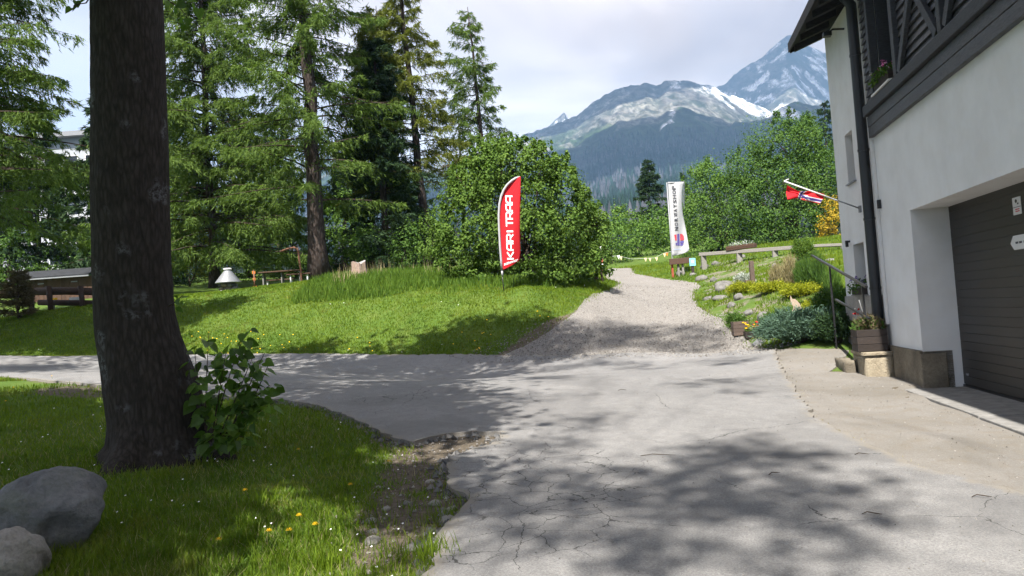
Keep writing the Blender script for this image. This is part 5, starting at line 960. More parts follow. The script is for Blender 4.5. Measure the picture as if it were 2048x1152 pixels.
q = on(604, 578, 33); e = empty('bent_pipe', q, 'rusty bent pipe standing beside the picnic table', 'pole'); pts = [P(605, 582, 33) - [0, 0, .2], P(602, 545, 33), P(598, 515, 33), P(597, 503, 33), P(594, 497, 33), P(588, 495, 33), P(575, 498, 33), P(560, 503, 33)]; MB().tube(pts, .045, 10).build('pipe', 'rust', e, True)
q = on(510, 584, 36); e = empty('garden_totem', q, 'slim orange red painted post left of the picnic table', 'post'); MB().tube([q - [0, 0, .1], q + Zv * 1.0], .04, 8).build('post', 'rust', e, True)
for z_, w_ in ((.15, .22), (.55, .12), (.88, .16)): MB().box(q + Zv * z_, (w_, .05, .14)).build('board', 'orange', e, bevel=.01)
# tree stump
q = on(719, 556, 30); e = empty('tree_stump', q, 'pale broken tree stump at the edge of the tall grass', 'stump'); th = np.linspace(0, 2 * math.pi, 25)[:-1]; V = []; rs = np.random.default_rng(6); hgt = .58 + .05 * np.sin(th * 2 + 1) + rs.normal(size=24) * .03
for f_, r0 in ((-.1, .36), (.15, .30), (.55, .27), (1.0, .26)): V += [q + np.array([math.cos(a) * r0 * (1 + .12 * math.sin(a * 5 + 2)), math.sin(a) * r0 * (1 + .12 * math.sin(a * 5 + 2)), f_ * h_ if f_ > 0 else f_]) for a, h_ in zip(th, hgt)]
Fs = [(i * 24 + j, i * 24 + (j + 1) % 24, (i + 1) * 24 + (j + 1) % 24, (i + 1) * 24 + j) for i in range(3) for j in range(24)]; put('bark_shell', V, np.array(Fs), 'stump', e); top = V[-24:]; put('cut_top', top + [q + Zv * .59], np.array([(j, (j + 1) % 24, 24) for j in range(24)]), 'plinth2', e)
# brown shed, log rail, pale building behind
a, b = P(62, 606, 38), P(186, 604, 38); zg = min(gz(a[0], a[1]), gz(b[0], b[1])) - .1; X = unit((b - a) * [1, 1, 0]); Y = np.array([-X[1], X[0], 0]); L = np.linalg.norm((b - a)[:2]); c0 = (a + b) / 2; c0[2] = zg
e = empty('shed', c0 + Y * 1.2, 'low brown wooden shed with dark felt roof left of the linden', 'shed'); topz = P(120, 555, 38)[2] - zg
nb_ = 14
for k in range(nb_): MB().box(c0 + X * ((k + .5) / nb_ - .5) * L + Zv * topz / 2 + Y * .02 * (k % 2) * .3, (L / nb_ - .012, .05, topz), (X, Y, Zv)).build('board', 'brown_wood', e)
MB().box(c0 + Y * 1.25 + Zv * topz / 2, (L - .02, 2.3, topz - .01), (X, Y, Zv)).build('wall', 'brown_wood', e); MB().box8([c0 + X * sx + Y * sy + Zv * (topz + (sy + .35) * .28 + dz) for dz in (0.0, .08) for sx, sy in ((-L / 2 - .9, -.35), (L / 2 + .05, -.35), (L / 2 + .05, 1.3), (-L / 2 - .9, 1.3))]).build('roof', 'roof_felt', e); MB().box(c0 - Y * .36 + Zv * (topz - .02) - X * .4, (L + .9, .03, .06), (X, Y, Zv)).build('eaves_strip', 'metal_grey', e)
for x_ in (-.32, .22): MB().box(c0 + X * L * x_ - Y * .04 + Zv * (topz * .80), (.30, .03, .045), (X, Y, Zv)).build('hinge', 'metal_grey', e)
a, b = P(72, 583, 30.5), P(188, 583, 30.5); a2 = P(-60, 592, 31)
e = empty('log_rail', on(130, 618, 30.5), 'thick horizontal log on two posts in front of the shed', 'fence'); MB().tube([a, (a + b) / 2 + [0, 0, .02], b], .155, 16).build('log', 'log', e, True); MB().tube([P(78, 605, 30.9), P(188, 606, 30.9)], .12, 14).build('log', 'log', e, True)
for x_, y0 in ((97, 572), (161, 572)):
    p = P(x_, y0, 30.3); g_ = gz(p[0], p[1]); MB().tube([(p[0] + .06, p[1], g_ - .2), p], .10, 14).build('post', 'log', e, True)
e = empty('log_rail', on(20, 620, 31), 'second thick log rail running out of the left picture edge', 'fence'); MB().tube([a2, P(66, 588, 31)], .15, 16).build('log', 'log', e, True)
p = P(62, 578, 31); MB().tube([(p[0], p[1], gz(p[0], p[1]) - .2), p], .1, 12).build('post', 'log', e, True)
for x_, m_, lb in ((107, 'yellow', 'small yellow board showing under the log rail'), (150, 'white', 'small white board showing under the log rail')):
    w_ = .16 if m_ == 'yellow' else .24; p = P(x_, 600, 31.6); g_ = gz(p[0], p[1]); ee = empty('notice_board', (p[0], p[1], g_), lb, 'sign'); MB().box(p, (w_ * 2, .03, .16 if m_ == 'yellow' else .24)).build('panel', m_, ee, bevel=.01); MB().box((p[0], p[1] + .03, (g_ - .1 + p[2]) / 2), (.05, .025, p[2] - g_ + .1)).build('post', 'grey_wood', ee)
d_ = 95; a, b = P(-140, 262, d_), P(205, 268, d_); zt_ = b[2]; e = empty('apartment_building', on(30, 600, 70), 'pale flat roofed apartment building glimpsed through the left trees', 'building'); cx_ = (a + b) / 2; L = b[0] - a[0]; zb = 4.0
MB().box((cx_[0], d_ + 5, (zt_ + zb) / 2), (L, 10, zt_ - zb)).build('wall', 'facade', e); MB().box((cx_[0], d_ + 5, zt_ + .35), (L + 1.6, 12, .6)).build('roof', 'metal_grey', e)
for fz in np.arange(zb + 2.0, zt_ - 1.5, 3.1):
    MB().box((cx_[0], d_ - .55, fz - .95), (L - .4, 1.0, .16)).build('balcony', 'white', e)
    for x_ in np.arange(a[0] + 1.6, b[0] - .8, 2.6): w_ = MB().box((x_, d_ - .02, fz + .3), (1.7, .06, 1.5)).build('window', 'white', e); MB().box((x_, d_ - .06, fz + .3), (1.5, .03, 1.3)).build('pane', 'glass', w_)

# ================================================================== FLAGS
def strokes(letter):
    S = {'K': [[(0, 0), (0, 1)], [(.75, 1), (.2, .5)], [(.18, .52), (.8, 0)]], 'A': [[(0, 0), (0, .72), (.12, .95), (.3, 1), (.75, 1), (.75, 0)], [(.05, .38), (.72, .38)]], 'R': [[(0, 0), (0, 1), (.6, 1), (.75, .88), (.75, .56), (.62, .44), (.1, .44)], [(.42, .44), (.78, 0)]], 'I': [[(.1, 0), (.1, 1)]], 'T': [[(0, 1), (.8, 1)], [(.4, .98), (.4, 0)]]}
    return S[letter]
def stroke_strip(pts, w):
    pts = np.array(pts, float); n = len(pts); d = np.diff(pts, axis=0); d /= np.linalg.norm(d, axis=1)[:, None]; nn = np.stack([-d[:, 1], d[:, 0]], 1); m = np.zeros((n, 2)); m[0] = nn[0]; m[-1] = nn[-1]
    for i in range(1, n - 1): b_ = nn[i - 1] + nn[i]; b_ /= np.linalg.norm(b_); m[i] = b_ / max(.5, b_ @ nn[i])
    L_, R_ = pts + m * w / 2, pts - m * w / 2; L_[0] -= d[0] * w * .0; V = []; Fs = []
    for i in range(n): V += [L_[i], R_[i]]
    for i in range(n - 1): Fs.append((2 * i, 2 * i + 1, 2 * i + 3, 2 * i + 2))
    return np.array(V), Fs
fd = 22.6
def red_pt(px, py, off=0.0):
    u_ = (px - 998) / 43.0; rip = .07 * math.sin(u_ * 4.0 + (py - 350) * .018) * min(1, max(0, u_) * 1.5); return P(px, py, fd + rip - off)
lefte = [(353, 1041), (356, 1033), (361, 1025), (369, 1016), (379, 1009), (392, 1003.5), (408, 1000), (430, 998.5), (460, 999.5), (490, 1001), (520, 1003.5), (540, 1005)]; righte = [(353, 1041.2), (380, 1041), (430, 1040), (470, 1040), (505, 1041), (521, 1039), (531, 1024), (540, 1006)]
ys = np.concatenate([np.linspace(353, 380, 14), np.linspace(384, 540, 44)]); xl = np.interp(ys, [q[0] for q in lefte], [q[1] for q in lefte]); xr = np.interp(ys, [q[0] for q in righte], [q[1] for q in righte]); nu = 15
V = [red_pt(a_ + (b_ - a_) * t_, y_) for y_, a_, b_ in zip(ys, xl, xr) for t_ in np.linspace(0, 1, nu)]
fb = on(1008, 580, fd); e = empty('feather_flag', fb, 'tall red feather flag with white lettering on a black pole', 'flag'); o = put('cloth', V, grid_faces(len(ys), nu), 'flag_red', e, True)
sm = o.modifiers.new('thick', 'SOLIDIFY'); sm.thickness = .003
sl = [P(x_ - 1.2, y_, fd - .015) for y_, x_ in lefte]; MB().tube(sl, [.012] + [.034] * (len(sl) - 1), 8).build('sleeve', 'flag_white', e, True)
MB().tube([P(1004, 541, fd), P(1004.6, 552, fd)], .03, 8).build('sleeve_end', 'flag_white', e, True); MB().tube([P(1004.6, 551, fd), P(1006, 566, fd), fb - [0, 0, .15]], .016, 8).build('pole', 'black', e, True)
# letters run up the flag
word = [('K', 517.5, 503.5), ('A', 500, 486), ('R', 482.5, 468.5), ('I', 464.5, 461), ('T', 453, 439), ('R', 437.5, 424), ('A', 421.5, 408.5), ('A', 405.5, 391.5)]
for ch, y0, y1 in word:
    Vv = []; Ff = []; k = 0
    for si, s_ in enumerate(strokes(ch)):
        dense = [s_[0]]
        for a_, b_ in zip(s_[:-1], s_[1:]):
            m_ = max(1, int(math.hypot(b_[0] - a_[0], b_[1] - a_[1]) / .25))
            dense += [(a_[0] + (b_[0] - a_[0]) * q / m_, a_[1] + (b_[1] - a_[1]) * q / m_) for q in range(1, m_ + 1)]
        sv, sf = stroke_strip(dense, .19)
        for x_, z_ in sv:
            py = y0 + (y1 - y0) * (x_ / .8 if ch != 'I' else x_ * 5); base_x = 1027.5 - (517 - py) * .022; px = base_x - z_ * 13.0; Vv.append(red_pt(px, py, .012 + si * .003))
        Ff += [tuple(i + k for i in f_) for f_ in sf]; k += len(sv)
    put('letter', Vv, np.array(Ff), 'ink_white', e)
def text_mesh(txt, size=1.0):
    cu = bpy.data.curves.new('txt', 'FONT'); cu.body = txt; cu.size = size; cu.resolution_u = 2; cu.offset = 0.018; ob = bpy.data.objects.new('txt', cu); COL.objects.link(ob); dg = bpy.context.evaluated_depsgraph_get(); m_ = ob.evaluated_get(dg).to_mesh(); V = np.array([v.co[:] for v in m_.vertices]); Fs = [tuple(p.vertices) for p in m_.polygons]; ob.evaluated_get(dg).to_mesh_clear(); bpy.data.objects.remove(ob); bpy.data.curves.remove(cu); return V, Fs
tv, tf = text_mesh('activewear'); tv = tv - tv.min(0); tw_, thh = tv[:, 0].max(), tv[:, 1].max()
V = [red_pt(1008 + 28 * v[0] / tw_, 531.5 - 9.5 * v[0] / tw_ - 6.0 * v[1] / thh, .014) for v in tv]; by = {}
for f_ in tf: by.setdefault(len(f_), []).append(f_)
put('lettering', V, [np.array(v) for v in by.values()], 'ink_white', e)['kind'] = 'stuff'
# white banner
bd = 33.5
def wb(px, py, off=0.0): return P(px, py, bd + .10 * math.sin((px - 1336) * .16 + py * .02) * min(1, max(0, (px - 1338) / 20)) - off)
L_ = [(364.5, 1336), (512, 1344.5)]; R_ = [(363, 1369), (372, 1367), (385, 1365), (410, 1364.5), (430, 1366), (455, 1371), (480, 1375.5), (498, 1378.5), (503, 1377), (507, 1368), (512, 1345)]
ys = np.linspace(364, 512, 42); xl = np.interp(ys, [q[0] for q in L_], [q[1] for q in L_]); xr = np.interp(ys, [q[0] for q in R_], [q[1] for q in R_]); V = [wb(a_ + (b_ - a_) * t_, y_) for y_, a_, b_ in zip(ys, xl, xr) for t_ in np.linspace(0, 1, 11)]
p0 = on(1346, 550, bd); e = empty('banner', p0, 'tall white banner flag with grey lettering and red blue emblem', 'flag'); o = put('cloth', V, grid_faces(len(ys), 11), 'flag_white', e, True); sm = o.modifiers.new('thick', 'SOLIDIFY'); sm.thickness = .003
MB().tube([p0 - [0, 0, .1], P(1344.6, 520, bd), P(1333.5, 365, bd)], .028, 8).build('pole', 'metal_grey', e, True); MB().tube([P(1333, 366, bd), P(1352, 365, bd), P(1369, 363, bd)], .018, 8).build('arm', 'metal_grey', e, True); 
V = [wb(1369, 364, -.02), wb(1365, 375, -.05), wb(1364, 400, -.06), wb(1369, 420, -.3), wb(1369, 390, -.3)]; put('back_fold', V, np.array([(0, 1, 2, 3, 4)]), 'flag_white', e)
for i, ch in enumerate('NORWAYSHOP'):
    tv, tf = text_mesh(ch); tv = tv - tv.min(0); tw_, thh = tv[:, 0].max(), tv[:, 1].max(); y0 = 461 - i * 9.15; wd = 7.0 if ch != 'W' else 8.6
    V = [wb((1357.2 - (461 - (y0 - wd * v[0] / tw_)) * .068) - 7.2 * v[1] / thh, y0 - wd * v[0] / tw_, .03) for v in tv]; by = {}
    for f_ in tf: by.setdefault(len(f_), []).append(f_)
    put('letter', V, [np.array(v) for v in by.values()], 'ink_grey', e)
def patch(pts, mat, off): put('emblem', [wb(x_, y_, off) for x_, y_ in pts], np.array([list(range(len(pts)))]), mat, e)
patch([(1348.5, 470), (1353, 468.5), (1353.5, 481), (1350.5, 481)], 'ink_red', .014); patch([(1360, 467.8), (1364, 467.8), (1367.5, 472), (1368.3, 480), (1360.5, 481)], 'ink_red', .014); patch([(1354.3, 468), (1358.8, 467.5), (1359.5, 491.3), (1354.8, 491)], 'ink_blue', .014); patch([(1360.2, 482.5), (1368.3, 482), (1367.5, 486), (1360.3, 486)], 'ink_blue', .014); patch([(1351, 486.5), (1354.2, 485), (1354.3, 491), (1351.5, 490.5)], 'ink_blue', .014); patch([(1360.4, 487), (1367.2, 487), (1365.5, 491), (1360.4, 491.6)], 'ink_blue', .014)
for x_ in np.arange(1347, 1376, 2.6): put('small_print', [wb(x_, 500.5 - (x_ - 1347) * .08, .014), wb(x_ + 1.9, 500.4 - (x_ - 1347) * .08, .014), wb(x_ + 1.9, 498.2 - (x_ - 1347) * .08, .014), wb(x_, 498.3 - (x_ - 1347) * .08, .014)], np.array([(0, 1, 2, 3)]), 'ink_pale', e)
# sign trestle and blue sign below the banner
q = on(1362, 556, 33); e = empty('sign_trestle', q, 'brown wooden sign board on three posts under the banner', 'sign'); pz = P(1362, 523, 33)
MB().beam(P(1339, 524, 33), P(1382, 520, 33), .26, .10, -YC).build('board', 'brown_wood', e, bevel=.01)
for x_, m_ in ((1344, 'redpost'), (1356, 'grey_wood'), (1365, 'grey_wood')): p = P(x_, 528, 33.1); g_ = gz(p[0], p[1]); MB().box((p[0], p[1], (g_ - .15 + p[2]) / 2), (.09, .09, p[2] - g_ + .15)).build('post', m_, e, bevel=.008)
q = on(1383, 560, 32.5); e = empty('blue_sign', q, 'small light blue sign on a dark post right of the banner', 'sign'); p = P(1385, 524, 32.4); g_ = gz(p[0], p[1]); bp = MB().box(p, (.26, .025, .33)).build('panel', 'sign_blue', e, bevel=.005); MB().box(p + [0, -.016, .02], (.09, .006, .12)).build('symbol', 'white', e); MB().box((p[0], p[1] + .06, (g_ - .15 + p[2]) / 2), (.11, .09, p[2] - g_ + .15)).build('post', 'planter', e); rock('foot_stone', (p[0], p[1] + .05, g_ - .06), (.16, .14, .13), 'rock', 91, e, 2)
# trail post, pennants
q = on(1206, 542, 41); e = empty('trail_post', q, 'white trail plate on a red and white striped post beside the track', 'sign'); p = P(1203, 500, 41); L = p[2] - q[2]
for k in range(5): MB().tube([q + Zv * (L * k / 5 - (.1 if k == 0 else 0)), q + Zv * (L * (k + 1) / 5)], .05, 10).build('post_band', 'redpost' if k % 2 == 0 else 'white', e, True)
MB().box(p + [0, -.06, .1], (.21, .02, .26)).build('plate', 'white', e, bevel=.004)
e = empty('pennant_string', on(1290, 530, 46), 'string of small cream pennants along the top of the track', 'bunting'); sp_ = [(1222, 516), (1236, 514.5), (1262, 521), (1288, 520), (1298, 519), (1309, 519), (1326, 510), (1342, 506)]; qs = [P(x_, y_ - 3, 46) for x_, y_ in sp_]; MB().tube(qs, .008, 5).build('cord', 'white', e)
for x_, y_, m_ in ((1234, 514, 'whitefl'), (1239, 516, 'cream'), (1288, 519, 'cream'), (1297, 519, 'cream'), (1310, 518, 'cream'), (1326, 510, 'cream'), (1331, 508, 'orange')):
    p = P(x_, y_ - 3, 46); put('pennant', [p, p + [.18, .02, 0], p + [.09, -.03, -.24], p + [0, .01, 0], p + [.18, .03, 0], p + [.09, -.02, -.24]], np.array([(0, 1, 2), (5, 4, 3)]), m_, e)

# ================================================================== GARDEN ON THE RIGHT
# white rail along the top of the slope, with a trough on it
def rail_fence(name, label, ends, d0, d1, wd, mat, posts):
    a_, b_ = P(*ends[0], d0), P(*ends[1], d1); e = empty(name, (a_ + b_) / 2 * [1, 1, 0] + [0, 0, gz(*((a_ + b_) / 2)[:2])], label, 'fence'); MB().beam(a_, b_, wd, .12, np.array([0, -1., 0])).build('rail', mat, e, bevel=.012)
    for t_ in posts: p = a_ + (b_ - a_) * t_; g_ = gz(p[0], p[1]); MB().box((p[0], p[1] + .08, (min(g_ - .2, p[2] - .3) + p[2]) / 2), (.22, .14, p[2] - min(g_ - .2, p[2] - .3))).build('post', 'grey_wood', e, bevel=.01)
    return e
rail_fence('rail_fence', 'long pale grey timber rail along the top of the rocky garden', [(1399, 509), (1588, 495)], 33.5, 30.0, .15, 'grey_wood', (.05, .45, .82))
rail_fence('rail_fence', 'short pale rail continuing to the house behind the round shrub', [(1606, 493), (1700, 489)], 29.8, 27.5, .11, 'grey_wood', (.1, .9))
a_, b_ = P(1455, 500.5, 32.4), P(1511, 496.5, 31.4); X = unit((b_ - a_) * [1, 1, 0]); c = (a_ + b_) / 2; e = plank_box('planter_trough', 'long brown plank trough standing on the pale rail', c, (X, np.array([-X[1], X[0], 0])), (np.linalg.norm(b_ - a_), .24, .19), 'brown_wood', 2); pot_plants(e, c, (X, np.array([-X[1], X[0], 0])), (1.2, .2, .2), 'silver', 8, 160, .07, .16)
# rocks, each its own thing
rocks = [(1448, 572, 25, 46, 20, 'long pale rock at the top of the track edge'), (1478, 595, 21.8, 26, 14, 'flat white rock below the yellow juniper'), (1440, 594, 23, 34, 10, 'low pale rock strip in the yellow grass'), (1415, 590, 24, 22, 8, 'small low rock beside the track bend'), (1462, 604, 21, 22, 12, 'pale rock just above the wooden planter box'), (1527, 628, 18.5, 30, 24, 'rounded cream rock beside the red flowers'), (1497, 616, 19.6, 26, 12, 'whitish flat rock right of the pale rock pair'), (1401, 548, 30, 26, 12, 'pale boulder right of the blue sign post'), (1425, 546, 29, 18, 10, 'small boulder further right of the blue sign post'), (1550, 535, 27, 14, 12, 'light stone in the middle of the gravel slope'), (1600, 522, 27, 16, 8, 'white stone under the round green shrub'), (1640, 545, 24, 18, 8, 'grey stone on the slope left of the handrail'), (1485, 520, 33, 16, 8, 'stone below the plank trough'), (1408, 524, 34, 24, 10, 'stone heap at the left end of the pale rail'), (1430, 520, 34, 18, 9, 'stone in the heap nearer the trough'), (1362, 545, 33.6, 22, 12, 'grey stone behind the sign trestle'), (1660, 528, 24, 22, 8, 'broad stone near the house on the slope'), (1620, 560, 22, 12, 8, 'small stone behind the dark grasses'), (1486, 668, 17.4, 12, 10, 'grey stone at the left foot of the spreading juniper'), (1515, 688, 16.6, 26, 18, 'dark grey stone hidden at the front of the spreading juniper')]
for k, (x, y, d, w_, h_, lb) in enumerate(rocks):
    s = d / F; g_ = on(x, y, d); tag(rock('garden_rock', g_ - [0, 0, h_ * s * .25], (w_ * s * .5, w_ * s * .42, h_ * s * .75), 'rock' if k != 19 else 'boulder', 400 + k, None, 3, .35, k * 1.3), lb, 'rock')
# shrubs
def at(x, y, d): return on(x, y, d)
spray_bush('spreading_juniper', at(1603, 690, 15.7), (.98, .7), .74, 1, 'bjuniper', 'wide blue green spreading juniper at the road edge', n=420, q=60, nl=.075, nw=.022, flat=.45)
spray_bush('spreading_juniper', at(1680, 690, 14.9), (.55, .5), .62, 2, 'spruce', 'dark juniper between the blue green one and the stone steps', n=200, q=50, nl=.075, nw=.022, flat=.4)
for k, (x, y, d, rx, ry, h_, lb) in enumerate(((1490, 580, 22.5, .55, .35, .32, 'left end clump of the low yellow juniper bed'), (1545, 592, 21, .65, .4, .26, 'middle clump of the low yellow juniper bed'), (1605, 602, 19.5, .55, .4, .28, 'right end clump of the low yellow juniper bed'), (1640, 640, 17.3, .38, .35, .50, 'bright yellow green shrub above the blue juniper'))):
    spray_bush('yellow_juniper', at(x, y + 8, d), (rx, ry), h_, 10 + k, 'yjuniper', lb, n=170, q=45, nl=.06, nw=.02, flat=.45, arch=.4)
spray_bush('conifer_shrub', at(1608, 522, 27), (.42, .42), .85, 20, 'hazel', 'round green shrub in front of the pale rail', n=200, q=45, nl=.09, nw=.03, flat=.65, arch=.2)
spray_bush('dark_shrub', at(1560, 640, 17.6), (.55, .4), .42, 21, 'maple', 'dark green low shrub behind the plywood cat', n=140, q=40, nl=.06, nw=.022)
spray_bush('dark_shrub', at(1675, 640, 16.8), (.55, .5), .75, 22, 'maple', 'tall dark green bush beside the house corner', n=200, q=45, nl=.08, nw=.025, flat=.3)
spray_bush('heather_shrub', at(1470, 640, 18.8), (.22, .2), .34, 23, 'maple', 'small green tuft behind the wooden planter box', n=70, q=36, nl=.06, nw=.02)
spray_bush('silver_shrub', at(1488, 560, 24.5), (.35, .3), .34, 24, 'silver', 'silvery grey shrub left of the old wooden post', n=80, q=34, nl=.07, nw=.03)
for k, (x, y, d, w_, h_, m_, lb) in enumerate(((1585, 590, 21, .20, .95, 'straw', 'pale upright ornamental grass left of the dark spires'), (1560, 585, 22, .24, .7, 'straw', 'straw coloured grass clump behind the yellow juniper'), (1622, 600, 20, .16, .9, 'maple', 'first slim dark spire shrub above the garden'), (1645, 600, 19.5, .16, 1.0, 'maple', 'second slim dark spire shrub near the handrail'), (1606, 600, 20.5, .15, .75, 'maple', 'short dark spire shrub by the straw grass'), (1668, 600, 19, .2, .7, 'willow', 'bright green clump under the handrail post'), (1590, 636, 17.8, .2, .4, 'willow', 'yellow green tuft right of the plywood cat'))):
    p = at(x, y + 10, d); r = np.random.default_rng(500 + k); n = 900; th = r.uniform(0, 6.28, n); rr = w_ * r.uniform(0, 1, n) ** .6; C = np.stack([p[0] + rr * np.cos(th), p[1] + rr * np.sin(th), p[2] + h_ * r.uniform(0, .75, n) * (1 - (rr / w_) ** 2 * .6)], 1); T = np.stack([np.cos(th) * .25, np.sin(th) * .25, np.ones(n)], 1) + r.normal(size=(n, 3)) * .22; V, Fs = tris(C, T, h_ * .3 * r.uniform(.6, 1.3, n), .02, r); e = empty('ornamental_grass' if m_ == 'straw' else 'upright_shrub', p, lb, 'plant'); put('foliage', V, Fs, m_, e)
# posts, cat, planter with flowers
q = at(1506, 572, 23.5); e = empty('old_post', q, 'weathered square wooden post standing in the garden', 'post'); MB().box(q + Zv * .36, (.13, .12, .84), (unit(np.array([1, .1, 0])), unit(np.array([-.1, 1, 0])), Zv)).build('post', 'planter2', e, bevel=.012); MB().box(q + [-.18, -.05, .07], (.14, .12, .24)).build('side_block', 'planter2', e, bevel=.01)
q = at(1592, 632, 16.9); e = empty('plywood_cat', q, 'flat sitting cat cut from pale plywood on a stake in the shrubs', 'garden ornament'); oc = [(1581, 591), (1585, 598), (1590, 598), (1594, 601), (1600, 608), (1603, 616), (1603, 621), (1596, 622), (1591, 621), (1587, 624), (1584, 623), (1587, 617), (1586, 612), (1582, 606), (1581, 600)]
fr = [P(x, y, 16.8) for x, y in oc]; bk = [v + np.array([0, .02, 0]) for v in fr]; n = len(fr); mb = MB().add(fr + bk, [tuple(range(n)), tuple(range(2 * n - 1, n - 1, -1))] + [(i, n + i, n + (i + 1) % n, (i + 1) % n) for i in range(n)]); mb.build('cutout', 'cat', e); MB().tube([P(1595, 620, 16.83), P(1596, 648, 16.83)], .008, 6).build('stake', 'grey_wood', e)
c = at(1480, 656, 18.0); ax = (unit(np.array([1, -.12, 0])), unit(np.array([.12, 1, 0]))); e = plank_box('garden_planter', 'square weathered plank planter box at the track edge', c, ax, (.36, .36, .34), 'planter2', 4); pot_plants(e, c, ax, (.32, .3, .34), 'maple', 11, 260, .07, .16)
c = at(1506, 664, 17.5); e = plank_box('garden_planter', 'dark low planter with red and yellow flowers beside the square one', c, ax, (.40, .30, .16), 'planter', 2); pot_plants(e, c, ax, (.36, .26, .16), 'maple', 12, 260, .05, .14)
r = np.random.default_rng(9)
for k in range(26):
    p = c + ax[0] * r.uniform(-.2, .2) + ax[1] * r.uniform(-.14, .1) + Zv * r.uniform(.2, .36); m_ = 'redfl' if (k % 3 and p[0] > c[0] - .05) else 'yellow'; MB().lathe(p, [(.004, -.01), (.026, .0), (.03, .012), (.012, .022)], 7).build('flower', m_, e)
# ================================================================== BOULDERS, STONES, GRAVEL
for (x, y, d, sx, sz, m_, sd, lb) in ((98, 1140, 4.95, .375, .36, 'boulder', 5, 'large dark grey rounded boulder in the lower left corner'), (15, 1185, 4.35, .215, .21, 'boulder2', 8, 'smaller pale buff boulder in front of the dark one')):
    g_ = on(x, y, d); tag(rock('boulder', g_ - [0, 0, sz * .10], (sx, sx * .85, sz), m_, sd, None, 5, .34, .6), lb, 'boulder')
stones = [(950, 818 + 202, .05), (885, 1022, .05), (748, 1064, .055), (745, 1085, .075), (742, 1045, .055), (772, 1020, .05), (706, 990, .035), (712, 1005, .03), (826, 1100, .06), (858, 1090, .05), (757, 975, .03), (860, 965, .05), (870, 1010, .07), (895, 1045, .08), (910, 1075, .06), (815, 1010, .045), (900, 940, .06)]
ORD = ['first', 'second', 'third', 'fourth', 'fifth', 'sixth', 'seventh', 'eighth', 'ninth', 'tenth', 'eleventh', 'twelfth', 'thirteenth', 'fourteenth', 'fifteenth', 'sixteenth', 'seventeenth', 'eighteenth', 'nineteenth']
stones = sorted(stones, key=lambda q: q[1])
for k, (x, y, s_) in enumerate(stones):
    g_ = G(min(x, 905), y); tag(rock('stone', g_ - [0, 0, s_ * .2], (s_, s_ * .8, s_ * .5), 'rock' if k % 3 == 0 else 'boulder2', 600 + k, None, 2, .3, k), ORD[k] + ' loose stone down the dirt verge, counted from the pothole', 'stone', 'stones in the dirt verge')
def pebbles(name, n, sampler, smin, smax, mat, label, seed, lift=.01):
    r = np.random.default_rng(seed); X, Y = sampler(r, n); n = len(X); Z = gz(X, Y) + lift; B = np.array([(1, 0, 0), (-.5, .87, 0), (-.5, -.87, 0), (.1, .1, .75), (0, 0, -.4)]); Fb = np.array([(0, 1, 3), (1, 2, 3), (2, 0, 3), (1, 0, 4), (2, 1, 4), (0, 2, 4)])
    th = r.uniform(0, 6.28, n); s_ = smin + (smax - smin) * r.uniform(0, 1, n) ** 2.5; jit = 1 + r.normal(size=(n, 5, 1)) * .25; V = B[None] * jit; V = np.stack([V[..., 0] * np.cos(th)[:, None] - V[..., 1] * np.sin(th)[:, None] * .8, V[..., 0] * np.sin(th)[:, None] + V[..., 1] * np.cos(th)[:, None] * .8, V[..., 2]], -1) * s_[:, None, None] + np.stack([X, Y, Z], 1)[:, None, :]
    Fs = (np.arange(n)[:, None, None] * 5 + Fb[None]).reshape(-1, 3); o = put(name, V.reshape(-1, 3), Fs, mat, None, False, np.array([0., 0, 0])); return tag(o, label, 'gravel', None, 'stuff')
t = NT('pebble_mix'); k = t.ramp(t.island(), [(0, (.10, .092, .08)), (.5, (.19, .175, .158)), (1, (.32, .30, .28))]); t.bsdf(k, .9, .2); M['pebble_mix'] = t.m
def smp(poly_s, x0, x1, y0, y1, cond=None):
    def f_(r, n):
        X = r.uniform(x0, x1, n); Y = r.uniform(y0, y1, n); s_ = poly_s(X, Y); k = s_ > r.uniform(-.25, .1, n)
        if cond is not None: k &= cond(X, Y, r)
        return X[k], Y[k]
    return f_
pebbles('verge_gravel', 9000, smp(sdfD, -4, 1, 3.5, 11), .004, .022, 'pebble_mix', 'fine gravel and grit in the dirt verge', 1, .006)
pebbles('track_gravel', 16000, smp(sdfP, -1, 7, 16, 30), .006, .028, 'pebble_mix', 'loose gravel on the pale track', 2, .016)
def edgeband(lo, hi): return lambda X, Y, r: (sdfA(X, Y) > lo) & (sdfA(X, Y) < hi)
pebbles('junction_gravel', 14000, lambda r, n: (lambda X, Y: (X[(sdfA(X, Y) < r.exponential(.35, len(X))) & (sdfP(X, Y) > -.9)], Y[(sdfA(X, Y) < r.exponential(.35, len(X))) & (sdfP(X, Y) > -.9)]))(r.uniform(-2, 6, n), r.uniform(15.5, 20.5, n)) if False else (lambda X, Y: (lambda kk: (X[kk], Y[kk]))((sdfA(X, Y) < .5) & (sdfP(X, Y) > -.7)))(r.uniform(-2, 6, n), r.uniform(15.5, 20.5, n)), .006, .03, 'pebble_mix', 'gravel spilled where the track meets the asphalt', 3, .050)
pebbles('apron_gravel', 5000, smp(sdfR, 1.5, 7, 3.5, 16, lambda X, Y, r: sdfA(X, Y) < .05), .003, .014, 'pebble_mix', 'grit scattered on the concrete apron', 4, .014)
pebbles('road_grit', 2600, smp(sdfA, -4, 5, 3.5, 18), .003, .010, 'pebble_mix', 'grit scattered on the asphalt', 5, .050)
t = NT('asphalt_crumb'); k = t.ramp(t.island(), [(0, (.06, .06, .06)), (1, (.20, .195, .19))]); t.bsdf(k, .9, .2); M['asphalt_crumb'] = t.m
